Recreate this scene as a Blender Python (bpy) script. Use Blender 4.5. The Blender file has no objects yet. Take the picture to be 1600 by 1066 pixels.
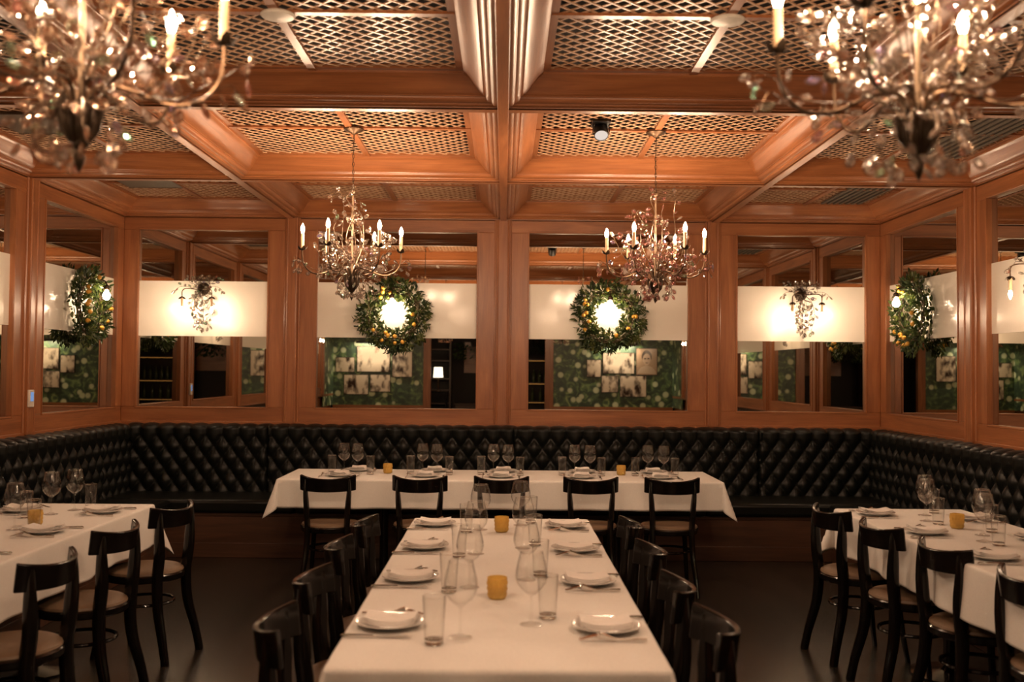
import bpy, math, random
from mathutils import Vector, Matrix, Euler
R = math.radians
PI = math.pi
scene = bpy.context.scene
COL = scene.collection
random.seed(7)

# ------------------------------------------------------------------ camera
cam_d = bpy.data.cameras.new('camera')
cam_d.lens = 35.0
cam_d.sensor_width = 36.0
cam_d.clip_start = 0.05
cam_d.dof.use_dof = True
cam_d.dof.focus_distance = 6.6
cam_d.dof.aperture_fstop = 2.4
cam = bpy.data.objects.new('camera', cam_d)
COL.objects.link(cam)
CAMX = 0.017
cam.location = (CAMX, 0.0, 1.55)
cam.matrix_world = (Matrix.Translation((CAMX, 0, 1.55)) @ Matrix.Rotation(R(-0.442), 4, 'Z')
                    @ Matrix.Rotation(R(90 + 1.73), 4, 'X') @ Matrix.Rotation(R(0.5), 4, 'Z'))
scene.camera = cam

# ------------------------------------------------------------------ world, exposure, sampling
w = bpy.data.worlds.new('world')
scene.world = w
w.use_nodes = True
w.node_tree.nodes['Background'].inputs[0].default_value = (1.0, 0.7, 0.45, 1)
w.node_tree.nodes['Background'].inputs[1].default_value = 0.003
scene.view_settings.view_transform = 'Standard'
scene.view_settings.look = 'None'
scene.view_settings.gamma = 1.0
scene.view_settings.exposure = 0.0
scene.view_settings.use_curve_mapping = False
cy = scene.cycles
cy.use_denoising = True
cy.max_bounces = 9
cy.diffuse_bounces = 3
cy.glossy_bounces = 5
cy.transmission_bounces = 6
cy.transparent_max_bounces = 24
cy.caustics_reflective = False
cy.caustics_refractive = False
cy.sample_clamp_indirect = 4.0
cy.sample_clamp_direct = 0.0
cy.use_light_tree = True
cy.use_adaptive_sampling = True
cy.adaptive_threshold = 0.01

# light colours and powers (watts) of the lamps built further down
WARM = (1.0, 0.67, 0.43)
P_CHAND = 12.8
P_SCONCE = 4.5
P_WREATH = 5.0
P_PICTURE = 20.0
BULB_GLOW = 45.0

# ------------------------------------------------------------------ mesh helpers
KIDS = {}

def link(name, data, parent=None):
    o = bpy.data.objects.new(name, data)
    COL.objects.link(o)
    if parent is not None:
        o.parent = parent
        KIDS.setdefault(parent.name, []).append(o)
    return o

def tag(o, label, cat, group=None, kind=None):
    if label: o['label'] = label
    if cat: o['category'] = cat
    if group: o['group'] = group
    if kind: o['kind'] = kind
    return o

def thing(name, label, cat, loc=(0, 0, 0), rz=0.0, group=None):
    o = link(name, None)
    o.empty_display_size = 0.05
    o.location = loc
    o.rotation_euler = (0, 0, rz)
    return tag(o, label, cat, group)

def dup(o, loc=None, rz=None, label=None, group=None, parent=None):
    c = o.copy()
    COL.objects.link(c)
    if parent is not None:
        c.parent = parent
        KIDS.setdefault(parent.name, []).append(c)
    for ch in list(KIDS.get(o.name, [])):
        dup(ch, parent=c)
    if loc is not None: c.location = loc
    if rz is not None: c.rotation_euler = (c.rotation_euler[0], c.rotation_euler[1], rz)
    if label: c['label'] = label
    if group: c['group'] = group
    return c

class MB:
    def __init__(s, f=None):
        s.v = []; s.f = []; s.map = f
    def add(s, vs, fs):
        n = len(s.v)
        if s.map: vs = [s.map(*p) for p in vs]
        s.v += [tuple(p) for p in vs]
        s.f += [tuple(i + n for i in q) for q in fs]
        return s
    def box(s, x0, x1, y0, y1, z0, z1):
        vs = [(x, y, z) for x in (x0, x1) for y in (y0, y1) for z in (z0, z1)]
        return s.add(vs, [(0, 1, 3, 2), (4, 6, 7, 5), (0, 4, 5, 1), (2, 3, 7, 6), (0, 2, 6, 4), (1, 5, 7, 3)])
    def obox(s, m, sx, sy, sz):
        vs = [m @ Vector((x * sx / 2, y * sy / 2, z * sz / 2)) for x in (-1, 1) for y in (-1, 1) for z in (-1, 1)]
        return s.add(vs, [(0, 1, 3, 2), (4, 6, 7, 5), (0, 4, 5, 1), (2, 3, 7, 6), (0, 2, 6, 4), (1, 5, 7, 3)])
    def tube(s, pts, rad, n=8, closed=False, cap=True, flat=1.0):
        pts = [Vector(p) for p in pts]
        if not isinstance(rad, (list, tuple)): rad = [rad] * len(pts)
        N = len(pts); vs = []; fs = []
        up = None
        for i, p in enumerate(pts):
            if closed: t = pts[(i + 1) % N] - pts[i - 1]
            elif i == 0: t = pts[1] - p
            elif i == N - 1: t = p - pts[i - 1]
            else: t = pts[i + 1] - pts[i - 1]
            t.normalize()
            if up is None:
                up = Vector((0, 0, 1)) if abs(t.z) < 0.9 else Vector((1, 0, 0))
            a = up - t * up.dot(t)
            if a.length < 1e-4: a = t.orthogonal()
            a.normalize(); up = a
            b = t.cross(a)
            for k in range(n):
                an = 2 * PI * k / n
                vs.append(p + a * math.cos(an) * rad[i] + b * math.sin(an) * rad[i] * flat)
        for i in range(N if closed else N - 1):
            j = (i + 1) % N
            for k in range(n):
                k2 = (k + 1) % n
                fs.append((i * n + k, i * n + k2, j * n + k2, j * n + k))
        if cap and not closed:
            fs.append(tuple(range(n - 1, -1, -1)))
            fs.append(tuple((N - 1) * n + k for k in range(n)))
        return s.add(vs, fs)
    def lathe(s, prof, n=24, m=None, cx=0, cy=0):
        vs = []; fs = []
        for r, z in prof:
            for k in range(n):
                a = 2 * PI * k / n
                p = Vector((cx + r * math.cos(a), cy + r * math.sin(a), z))
                vs.append(m @ p if m else p)
        for i in range(len(prof) - 1):
            for k in range(n):
                k2 = (k + 1) % n
                fs.append((i * n + k, i * n + k2, (i + 1) * n + k2, (i + 1) * n + k))
        if prof[0][0] > 1e-5: pass
        return s.add(vs, fs)
    def disc(s, cx, cy, z, r, n=24, m=None):
        vs = [Vector((cx + r * math.cos(2 * PI * k / n), cy + r * math.sin(2 * PI * k / n), z)) for k in range(n)]
        if m: vs = [m @ p for p in vs]
        return s.add(vs, [tuple(range(n))])
    def grid(s, nu, nv, f):
        vs = [f(i / nu, j / nv) for i in range(nu + 1) for j in range(nv + 1)]
        fs = [(i * (nv + 1) + j, (i + 1) * (nv + 1) + j, (i + 1) * (nv + 1) + j + 1, i * (nv + 1) + j + 1)
              for i in range(nu) for j in range(nv)]
        return s.add(vs, fs)
    def mesh(s, name, mat, angle=35, smooth=True):
        me = bpy.data.meshes.new(name)
        me.from_pydata(s.v, [], s.f)
        if smooth:
            me.shade_smooth()
            me.set_sharp_from_angle(angle=R(angle))
        me.materials.append(mat)
        me.validate()
        return me
    def build(s, name, mat, parent=None, angle=35, smooth=True, bevel=0, fixn=False):
        me = s.mesh(name, mat, angle, smooth)
        if fixn:
            import bmesh
            bm = bmesh.new(); bm.from_mesh(me)
            bmesh.ops.recalc_face_normals(bm, faces=bm.faces)
            bm.to_mesh(me); bm.free()
        o = link(name, me, parent)
        if bevel:
            md = o.modifiers.new('bevel', 'BEVEL'); md.width = bevel; md.segments = 2; md.limit_method = 'ANGLE'
        return o

def struct(mb, name, mat, label=None, **k):
    o = mb.build(name, mat, **k)
    o['kind'] = 'structure'
    if label: o['label'] = label
    return o

# ------------------------------------------------------------------ materials
def new_mat(name):
    m = bpy.data.materials.new(name)
    m.use_nodes = True
    nt = m.node_tree
    return m, nt, nt.nodes['Principled BSDF'], nt.nodes['Material Output']

def nd(nt, t, **kw):
    n = nt.nodes.new(t)
    for k, v in kw.items():
        if k.startswith('i_'): n.inputs[k[2:].replace('_', ' ')].default_value = v
        else: setattr(n, k, v)
    return n

def ramp(nt, stops):
    n = nt.nodes.new('ShaderNodeValToRGB')
    e = n.color_ramp.elements
    while len(e) > 1: e.remove(e[-1])
    e[0].position, e[0].color = stops[0][0], (*stops[0][1], 1)
    for p, c in stops[1:]:
        x = e.new(p); x.color = (*c, 1)
    return n

def plain(name, col, rough=0.5, metal=0.0, spec=0.5, bump=None, coat=0.0, sheen=0.0):
    m, nt, b, out = new_mat(name)
    b.inputs['Base Color'].default_value = (*col, 1)
    b.inputs['Roughness'].default_value = rough
    b.inputs['Metallic'].default_value = metal
    b.inputs['Specular IOR Level'].default_value = spec
    b.inputs['Coat Weight'].default_value = coat
    b.inputs['Sheen Weight'].default_value = sheen
    tc = nd(nt, 'ShaderNodeTexCoord')
    no = nd(nt, 'ShaderNodeTexNoise'); no.inputs['Scale'].default_value = bump[0] if bump else 30
    no.inputs['Detail'].default_value = 4
    nt.links.new(tc.outputs['Object'], no.inputs['Vector'])
    # slight natural colour variation
    mx = nd(nt, 'ShaderNodeMix', data_type='RGBA', blend_type='MULTIPLY')
    mx.inputs[0].default_value = 0.25
    mx.inputs[6].default_value = (*col, 1)
    nt.links.new(no.outputs['Fac'], mx.inputs[7])
    nt.links.new(mx.outputs[2], b.inputs['Base Color'])
    if bump:
        bp = nd(nt, 'ShaderNodeBump'); bp.inputs['Strength'].default_value = bump[1]
        bp.inputs['Distance'].default_value = bump[2] if len(bump) > 2 else 0.002
        nt.links.new(no.outputs['Fac'], bp.inputs['Height'])
        nt.links.new(bp.outputs[0], b.inputs['Normal'])
    return m

def wood(name, axis, dark, mid, light, rough=0.36):
    m, nt, b, out = new_mat(name)
    tc = nd(nt, 'ShaderNodeTexCoord')
    mp = nd(nt, 'ShaderNodeMapping')
    sc = [9.0, 9.0, 9.0]; sc['xyz'.index(axis)] = 0.9
    mp.inputs['Scale'].default_value = sc
    nt.links.new(tc.outputs['Object'], mp.inputs['Vector'])
    n1 = nd(nt, 'ShaderNodeTexNoise'); n1.inputs['Scale'].default_value = 1.3; n1.inputs['Detail'].default_value = 6
    n1.inputs['Distortion'].default_value = 1.1
    nt.links.new(mp.outputs[0], n1.inputs['Vector'])
    r = ramp(nt, [(0.28, dark), (0.5, mid), (0.72, light)])
    nt.links.new(n1.outputs['Fac'], r.inputs[0])
    mp2 = nd(nt, 'ShaderNodeMapping')
    sc2 = [160.0, 160.0, 160.0]; sc2['xyz'.index(axis)] = 5
    mp2.inputs['Scale'].default_value = sc2
    nt.links.new(tc.outputs['Object'], mp2.inputs['Vector'])
    n2 = nd(nt, 'ShaderNodeTexNoise'); n2.inputs['Scale'].default_value = 1.0; n2.inputs['Detail'].default_value = 3
    nt.links.new(mp2.outputs[0], n2.inputs['Vector'])
    mr = nd(nt, 'ShaderNodeMapRange'); mr.inputs[1].default_value = 0.3; mr.inputs[2].default_value = 0.7
    mr.inputs[3].default_value = 0.82; mr.inputs[4].default_value = 1.08
    nt.links.new(n2.outputs['Fac'], mr.inputs[0])
    mx = nd(nt, 'ShaderNodeMix', data_type='RGBA', blend_type='MULTIPLY'); mx.inputs[0].default_value = 1
    nt.links.new(r.outputs[0], mx.inputs[6]); nt.links.new(mr.outputs[0], mx.inputs[7])
    nt.links.new(mx.outputs[2], b.inputs['Base Color'])
    b.inputs['Roughness'].default_value = rough
    b.inputs['Coat Weight'].default_value = 0.25; b.inputs['Coat Roughness'].default_value = 0.22
    bp = nd(nt, 'ShaderNodeBump'); bp.inputs['Strength'].default_value = 0.12; bp.inputs['Distance'].default_value = 0.001
    nt.links.new(n2.outputs['Fac'], bp.inputs['Height']); nt.links.new(bp.outputs[0], b.inputs['Normal'])
    return m

WD, WM, WL = (0.235, 0.080, 0.026), (0.315, 0.113, 0.039), (0.39, 0.150, 0.055)
M_WX = wood('wood_grain_x', 'x', WD, WM, WL)
M_WY = wood('wood_grain_y', 'y', WD, WM, WL)
M_WZ = wood('wood_grain_z', 'z', WD, WM, WL)
M_LAT = wood('wood_lattice', 'x', (0.50, 0.28, 0.16), (0.60, 0.36, 0.21), (0.68, 0.42, 0.26), 0.5)
M_BASEW = wood('wood_banquette_base', 'x', (0.05, 0.022, 0.011), (0.075, 0.032, 0.015), (0.10, 0.042, 0.02), 0.5)
M_FLOOR = wood('wood_floor', 'y', (0.009, 0.007, 0.005), (0.018, 0.014, 0.010), (0.028, 0.022, 0.016), 0.26)
M_VOID = plain('ceiling_void', (0.012, 0.008, 0.006), 0.9)
M_DARKWALL = plain('dark_wall', (0.03, 0.02, 0.014), 0.7)
M_CLOTH = plain('white_tablecloth', (0.86, 0.84, 0.80), 0.85, bump=(220, 0.25, 0.0008), sheen=0.2)
M_NAPKIN = plain('napkin_linen', (0.88, 0.84, 0.80), 0.85, bump=(300, 0.3, 0.0006), sheen=0.2)
M_CHINA = plain('white_china', (0.85, 0.83, 0.80), 0.12, coat=0.3)
M_SILVER = plain('polished_silver', (0.85, 0.82, 0.78), 0.16, metal=1.0)
M_BLACKWOOD = plain('black_chair_wood', (0.006, 0.0045, 0.004), 0.17, spec=0.35, coat=0.2)
M_SEAT = plain('taupe_seat_vinyl', (0.20, 0.13, 0.078), 0.5, bump=(60, 0.15, 0.001))
M_LEATHER = plain('black_leather', (0.006, 0.007, 0.006), 0.36, spec=0.22, bump=(140, 0.25, 0.001))
M_BRONZE = plain('antique_bronze', (0.105, 0.062, 0.034), 0.38, metal=0.85, bump=(90, 0.3, 0.001))
M_VINE = plain('aged_vine_wire', (0.17, 0.12, 0.08), 0.34, metal=0.85)
M_GILT = plain('gilt_stem', (0.26, 0.175, 0.105), 0.4, metal=0.4, bump=(90, 0.3, 0.001))
M_DKBRONZE = plain('dark_bronze', (0.055, 0.035, 0.02), 0.4, metal=0.6, bump=(80, 0.4, 0.001))
M_SLEEVE = plain('candle_sleeve', (0.88, 0.62, 0.36), 0.5)
M_BLACKMETAL = plain('black_metal', (0.02, 0.02, 0.02), 0.4, metal=0.3)
M_OFFWHITE = plain('offwhite_metal', (0.78, 0.72, 0.62), 0.4)
M_GREYVENT = plain('grey_vent', (0.13, 0.11, 0.085), 0.5)
M_LEMON = plain('lemon_skin', (0.72, 0.38, 0.05), 0.4, bump=(120, 0.4, 0.001))
M_TWIG = plain('twig', (0.10, 0.07, 0.03), 0.7)
M_FRAME = plain('photo_frame', (0.03, 0.02, 0.015), 0.4)

def leaf_mat():
    m, nt, b, out = new_mat('laurel_leaf')
    tc = nd(nt, 'ShaderNodeTexCoord')
    no = nd(nt, 'ShaderNodeTexNoise'); no.inputs['Scale'].default_value = 16; no.inputs['Detail'].default_value = 2
    nt.links.new(tc.outputs['Object'], no.inputs['Vector'])
    r = ramp(nt, [(0.3, (0.014, 0.028, 0.008)), (0.5, (0.032, 0.058, 0.014)), (0.68, (0.13, 0.15, 0.035))])
    nt.links.new(no.outputs['Fac'], r.inputs[0]); nt.links.new(r.outputs[0], b.inputs['Base Color'])
    b.inputs['Roughness'].default_value = 0.38
    tr = nd(nt, 'ShaderNodeBsdfTranslucent'); nt.links.new(r.outputs[0], tr.inputs[0])
    mx = nd(nt, 'ShaderNodeMixShader'); mx.inputs[0].default_value = 0.3
    nt.links.new(b.outputs[0], mx.inputs[1]); nt.links.new(tr.outputs[0], mx.inputs[2])
    nt.links.new(mx.outputs[0], out.inputs[0])
    return m
M_LEAF = leaf_mat()

def mirror_mat():
    m, nt, b, out = new_mat('mirror_glass')
    b.inputs['Base Color'].default_value = (0.66, 0.64, 0.58, 1)
    b.inputs['Metallic'].default_value = 1.0
    b.inputs['Roughness'].default_value = 0.0
    return m
M_MIRROR = mirror_mat()

def band_mat():
    m, nt, b, out = new_mat('white_glass_band')
    b.inputs['Base Color'].default_value = (0.84, 0.80, 0.70, 1)
    b.inputs['Roughness'].default_value = 0.5
    b.inputs['Coat Weight'].default_value = 0.5
    b.inputs['Coat Roughness'].default_value = 0.12
    return m
M_BAND = band_mat()

def thin_glass(name, ior=1.6, tint=(1, 1, 1), rough=0.0):
    m, nt, b, out = new_mat(name)
    nt.nodes.remove(b)
    t = nd(nt, 'ShaderNodeBsdfTransparent')
    lw = nd(nt, 'ShaderNodeLayerWeight'); lw.inputs[0].default_value = 0.22
    tr_ = ramp(nt, [(0.0, tint), (0.45, tuple(0.97 * q for q in tint)), (0.97, (0.80, 0.78, 0.76))])
    nt.links.new(lw.outputs['Facing'], tr_.inputs[0]); nt.links.new(tr_.outputs[0], t.inputs[0])
    g = nd(nt, 'ShaderNodeBsdfGlossy'); g.inputs['Roughness'].default_value = rough
    f = nd(nt, 'ShaderNodeFresnel')
    ge = nd(nt, 'ShaderNodeNewGeometry')
    mr = nd(nt, 'ShaderNodeMapRange'); mr.inputs[3].default_value = ior; mr.inputs[4].default_value = 1 / ior
    nt.links.new(ge.outputs['Backfacing'], mr.inputs[0]); nt.links.new(mr.outputs[0], f.inputs[0])
    mx = nd(nt, 'ShaderNodeMixShader')
    nt.links.new(f.outputs[0], mx.inputs[0]); nt.links.new(t.outputs[0], mx.inputs[1]); nt.links.new(g.outputs[0], mx.inputs[2])
    nt.links.new(mx.outputs[0], out.inputs[0])
    return m
M_GLASS = thin_glass('wine_glass_glass', 1.5, (0.995, 0.995, 0.99), 0.075)
M_TUMB = thin_glass('tumbler_glass', 1.5, (0.995, 0.995, 0.99), 0.075)

def solid_glass(name, col, ior, rough=0.0):
    m, nt, b, out = new_mat(name)
    nt.nodes.remove(b)
    g = nd(nt, 'ShaderNodeBsdfGlass'); g.inputs[0].default_value = (*col, 1)
    g.inputs['Roughness'].default_value = rough; g.inputs['IOR'].default_value = ior
    nt.links.new(g.outputs[0], out.inputs[0])
    return m
M_BASEGLASS = solid_glass('thick_glass', (0.97, 0.97, 0.96), 1.5, 0.02)
def crystal_mat():
    # cut crystal; coloured sparkle of dispersed light is put into random gloss tints
    m, nt, b, out = new_mat('cut_crystal')
    nt.nodes.remove(b)
    g = nd(nt, 'ShaderNodeBsdfGlass'); g.inputs[0].default_value = (1, 0.99, 0.98, 1)
    g.inputs['Roughness'].default_value = 0.01; g.inputs['IOR'].default_value = 1.6
    gl = nd(nt, 'ShaderNodeBsdfGlossy'); gl.inputs['Roughness'].default_value = 0.14
    oi = nd(nt, 'ShaderNodeObjectInfo')
    r = ramp(nt, [(0.0, (1, 0.95, 0.9)), (0.55, (1, 0.98, 0.95)), (0.66, (0.45, 0.45, 1.0)), (0.78, (1.0, 0.40, 0.28)), (0.88, (0.35, 1.0, 0.70)), (1.0, (1, 0.95, 0.9))])
    nt.links.new(oi.outputs['Random'], r.inputs[0]); nt.links.new(r.outputs[0], gl.inputs[0])
    t = nd(nt, 'ShaderNodeBsdfTransparent')
    mx = nd(nt, 'ShaderNodeMixShader'); mx.inputs[0].default_value = 0.40
    mx2 = nd(nt, 'ShaderNodeMixShader'); mx2.inputs[0].default_value = 0.25
    nt.links.new(g.outputs[0], mx.inputs[1]); nt.links.new(gl.outputs[0], mx.inputs[2])
    nt.links.new(mx.outputs[0], mx2.inputs[1]); nt.links.new(t.outputs[0], mx2.inputs[2])
    nt.links.new(mx2.outputs[0], out.inputs[0])
    return m
M_CRYSTAL = crystal_mat()

def amber_mat():
    m, nt, b, out = new_mat('amber_glass')
    b.inputs['Base Color'].default_value = (1.0, 0.74, 0.24, 1)
    b.inputs['Roughness'].default_value = 0.08
    b.inputs['Transmission Weight'].default_value = 0.5
    b.inputs['IOR'].default_value = 1.4
    tr = nd(nt, 'ShaderNodeBsdfTranslucent'); tr.inputs[0].default_value = (1.0, 0.74, 0.24, 1)
    mx = nd(nt, 'ShaderNodeMixShader'); mx.inputs[0].default_value = 0.38
    nt.links.new(b.outputs[0], mx.inputs[1]); nt.links.new(tr.outputs[0], mx.inputs[2])
    nt.links.new(mx.outputs[0], out.inputs[0])
    return m
M_AMBER = amber_mat()

def glow_mat(name, col, strength, through=True):
    m, nt, b, out = new_mat(name)
    nt.nodes.remove(b)
    e = nd(nt, 'ShaderNodeEmission'); e.inputs[0].default_value = (*col, 1); e.inputs[1].default_value = strength
    if through:   # clear glass bulb: the filament's light passes through it
        t = nd(nt, 'ShaderNodeBsdfTransparent')
        a = nd(nt, 'ShaderNodeAddShader')
        nt.links.new(e.outputs[0], a.inputs[0]); nt.links.new(t.outputs[0], a.inputs[1])
        nt.links.new(a.outputs[0], out.inputs[0])
    else:
        nt.links.new(e.outputs[0], out.inputs[0])
    m.cycles.emission_sampling = 'NONE' if through else 'AUTO'
    return m
M_BULB = glow_mat('lit_bulb', (1.0, 0.78, 0.52), BULB_GLOW)
M_LED = glow_mat('led_strip', (1.0, 0.45, 0.12), 0.7, False)
M_SHADE = glow_mat('lit_lamp_shade', (1.0, 0.85, 0.65), 4.0, False)
M_LENS = glow_mat('spot_lens', (1.0, 0.85, 0.75), 0.8, False)
M_LCD = glow_mat('thermostat_screen', (0.35, 0.55, 1.0), 0.5, False)

def wallpaper():
    m, nt, b, out = new_mat('green_foliage_wallpaper')
    tc = nd(nt, 'ShaderNodeTexCoord')
    n1 = nd(nt, 'ShaderNodeTexNoise'); n1.inputs['Scale'].default_value = 6; n1.inputs['Detail'].default_value = 5
    n1.inputs['Distortion'].default_value = 1.5
    nt.links.new(tc.outputs['Object'], n1.inputs['Vector'])
    r1 = ramp(nt, [(0.35, (0.030, 0.055, 0.036)), (0.5, (0.055, 0.095, 0.055)), (0.6, (0.13, 0.22, 0.09)), (0.70, (0.34, 0.44, 0.18))])
    nt.links.new(n1.outputs['Fac'], r1.inputs[0])
    v = nd(nt, 'ShaderNodeTexVoronoi'); v.inputs['Scale'].default_value = 4.8
    nt.links.new(tc.outputs['Object'], v.inputs['Vector'])
    r2 = ramp(nt, [(0.0, (1, 1, 1)), (0.24, (0.9, 0.9, 0.9)), (0.34, (0, 0, 0))])
    nt.links.new(v.outputs['Distance'], r2.inputs[0])
    mx = nd(nt, 'ShaderNodeMix', data_type='RGBA')
    nt.links.new(r2.outputs[0], mx.inputs[0]); nt.links.new(r1.outputs[0], mx.inputs[6])
    mx.inputs[7].default_value = (0.68, 0.76, 0.50, 1)
    nt.links.new(mx.outputs[2], b.inputs['Base Color'])
    b.inputs['Roughness'].default_value = 0.4
    return m
M_PAPER = wallpaper()

def sepia(name, seed, lo=(0.05, 0.03, 0.02), hi=(0.80, 0.66, 0.50)):
    m, nt, b, out = new_mat(name)
    tc = nd(nt, 'ShaderNodeTexCoord')
    mp = nd(nt, 'ShaderNodeMapping'); mp.inputs['Location'].default_value = (seed * 3.1, seed, seed * 1.7)
    mp.inputs['Scale'].default_value = (1.0, 1, 0.6)
    nt.links.new(tc.outputs['Object'], mp.inputs[0])
    n1 = nd(nt, 'ShaderNodeTexNoise'); n1.inputs['Scale'].default_value = 7; n1.inputs['Detail'].default_value = 3
    nt.links.new(mp.outputs[0], n1.inputs['Vector'])
    r1 = ramp(nt, [(0.36, lo), (0.46, tuple(0.5 * (a + c) for a, c in zip(lo, hi))), (0.52, hi)])
    nt.links.new(n1.outputs['Fac'], r1.inputs[0]); nt.links.new(r1.outputs[0], b.inputs['Base Color'])
    b.inputs['Roughness'].default_value = 0.15
    return m

# ------------------------------------------------------------------ room dimensions
HX = 3.39                    # half width
YF = 8.90                    # far wall
YB = -2.0                    # back wall, behind the camera
ZB = 2.90                    # underside of the beams
ZL = 3.05                    # lattice
PZ0, PZ1 = 1.207, 2.789      # mirror openings
BZ0, BZ1 = 1.838, 2.332      # white band
WZ0 = 1.07                   # bottom of the wood panelling

struct(MB().box(-3.6, 3.6, -6.0, 9.1, -0.05, 0.0), 'floor', M_FLOOR)
struct(MB().box(-3.6, 3.6, -6.0, 9.1, 3.40, 3.45), 'ceiling', M_VOID)
struct(MB().box(-3.6, 3.6, YF + 0.05, YF + 0.12, 0, 3.4), 'wall_far', M_WX)
struct(MB().box(-HX - 0.12, -HX - 0.05, YB - 0.1, YF + 0.05, 0, 3.4), 'wall_left', M_WY)
struct(MB().box(HX + 0.05, HX + 0.12, YB - 0.1, YF + 0.05, 0, 3.4), 'wall_right', M_WY)

# ---- mirrored panelling
def panelling(mp, opens, posts, u0, u1, hm, names, extra_end=None):
    """mp(u, n, z): n = distance into the room. opens: list of (u0,u1)."""
    v = MB(mp); h = MB(mp); p = MB(mp)
    # top and bottom rails
    h.box(u0, u1, -0.045, 0.0, PZ1, ZB + 0.02)
    h.box(u0, u1, -0.045, 0.0, WZ0 - 0.03, PZ0)
    h.box(u0, u1, -0.02, 0.012, WZ0 - 0.03, WZ0 + 0.012)
    h.box(u0, u1, -0.05, 0.0, ZB, 3.06)
    edges = sorted(opens)
    cur = u0
    for a, b in edges:
        v.box(cur, a, -0.045, 0.0005, PZ0, PZ1)
        cur = b
        # thin inner lip round the opening
        for q0, q1, z0, z1 in ((a - 0.014, a, PZ0 - 0.014, PZ1 + 0.014), (b, b + 0.014, PZ0 - 0.014, PZ1 + 0.014)):
            v.box(q0, q1, -0.002, 0.006, z0, z1)
        h.box(a, b, -0.002, 0.006, PZ1, PZ1 + 0.014)
        h.box(a, b, -0.002, 0.006, PZ0 - 0.014, PZ0)
    v.box(cur, u1, -0.045, 0.0005, PZ0, PZ1)
    for c, hw in posts:
        p.box(c - hw, c + hw, -0.03, 0.030, WZ0, ZB)
        for s in (-1, 1):
            p.tube([(c + s * (hw + 0.008), 0.004, WZ0 + 0.01), (c + s * (hw + 0.008), 0.004, ZB)], 0.011, 10, cap=False)
            p.tube([(c + s * (hw - 0.012), 0.030, WZ0 + 0.01), (c + s * (hw - 0.012), 0.030, ZB)], 0.007, 8, cap=False)
    struct(h, names[0], hm, bevel=0.003, fixn=True)
    struct(v, names[1], M_WZ, bevel=0.003, fixn=True)
    struct(p, names[2], M_WZ, fixn=True)

far_map = lambda u, n, z: (u, YF - n, z)
left_map = lambda u, n, z: (-HX + n, u, z)
right_map = lambda u, n, z: (HX - n, u, z)
far_open = [(-3.257, -2.106), (-1.66, -0.235), (0.235, 1.66), (2.106, 3.257)]
side_open = [(7.38, 8.757), (5.36, 6.92), (3.38, 4.92), (1.40, 2.94), (-0.58, 0.94)]
panelling(far_map, far_open, [(-1.883, 0.052), (0, 0.058), (1.883, 0.052)], -HX, HX, M_WX, ('trim_1', 'trim_2', 'trim_3'))
sp = [(7.15, 0.06), (5.14, 0.06), (3.16, 0.06), (1.17, 0.06), (-0.8, 0.06)]
panelling(left_map, side_open, sp, YB, YF, M_WY, ('trim_4', 'trim_5', 'trim_6'))
panelling(right_map, side_open, sp, YB, YF, M_WY, ('trim_7', 'trim_8', 'trim_9'))

def mirror(mp, a, b, label, group):
    o = MB(mp).box(a - 0.01, b + 0.01, -0.044, -0.036, PZ0 - 0.01, PZ1 + 0.01).build('wall_mirror', M_MIRROR, smooth=False, fixn=True)
    tag(o, label, 'mirror', group)
    bd = MB(mp).box(a - 0.005, b + 0.005, -0.0362, -0.030, BZ0, BZ1).build('white_band', M_BAND, o, smooth=False, fixn=True)
    bd['label'] = 'opaque glossy white band across the mirror'
for (a, b), t in zip(far_open, ('tall mirror behind the two-candle wall light at the left end of the far wall',
                                'tall mirror behind the wreath just left of the central far post',
                                'tall mirror behind the wreath just right of the central far post',
                                'tall mirror behind the two-candle wall light at the right end of the far wall')):
    mirror(far_map, a, b, t, 'mirrors on the far wall')
ords = ['hung with a wreath, next to the far corner', 'second from the far corner', 'third from the far corner',
        'fourth from the far corner', 'nearest the back of the room']
for mp, sd in ((left_map, 'left'), (right_map, 'right')):
    for (a, b), t in zip(side_open, ords):
        mirror(mp, a, b, 'tall mirror on the %s wall, %s' % (sd, t), 'mirrors on the %s wall' % sd)

# ---- coffered ceiling
XL = [-HX, -1.9, 0.0, 1.9, HX]
YL = [YB, -0.80, 1.17, 3.15, 5.13, 7.12, YF]
HB = 0.029
prof = [(0.0, 2.897), (0.0, 2.905)]
for k in range(7):
    a = PI * k / 6
    prof.append((0.014 - 0.013 * math.cos(a), 2.912 + 0.010 * k / 6 - 0.006 * math.sin(a)))
for k in range(7):
    a = PI * k / 6
    prof.append((0.045 - 0.015 * math.cos(a), 2.924 + 0.018 * k / 6 - 0.007 * math.sin(a)))
prof += [(0.062, 2.948), (0.070, 2.948)]
for k in range(11):
    t = k / 10
    prof.append((0.072 + 0.095 * t, 2.952 + 0.080 * (t * t * (3 - 2 * t)) * 0.6 + 0.080 * t * 0.4))
prof += [(0.170, 3.036), (0.170, 3.046), (0.205, 3.046), (0.205, 3.07)]
beams_x = MB(); beams_y = MB()
for x in XL[1:-1]: beams_y.box(x - HB, x + HB, YB, YF - 0.0, ZB - 0.006, ZB + 0.05)
for y in YL[1:-1]: beams_x.box(-HX, HX, y - HB, y + HB, ZB - 0.004, ZB + 0.05)
struct(beams_y, 'trim_10', M_WY, bevel=0.003)
struct(beams_x, 'trim_11', M_WX, bevel=0.003)
crown_x = MB(); crown_y = MB(); lat = MB(); bat = MB()
LW, LT, PITCH = 0.0092, 0.005, 0.059
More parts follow.
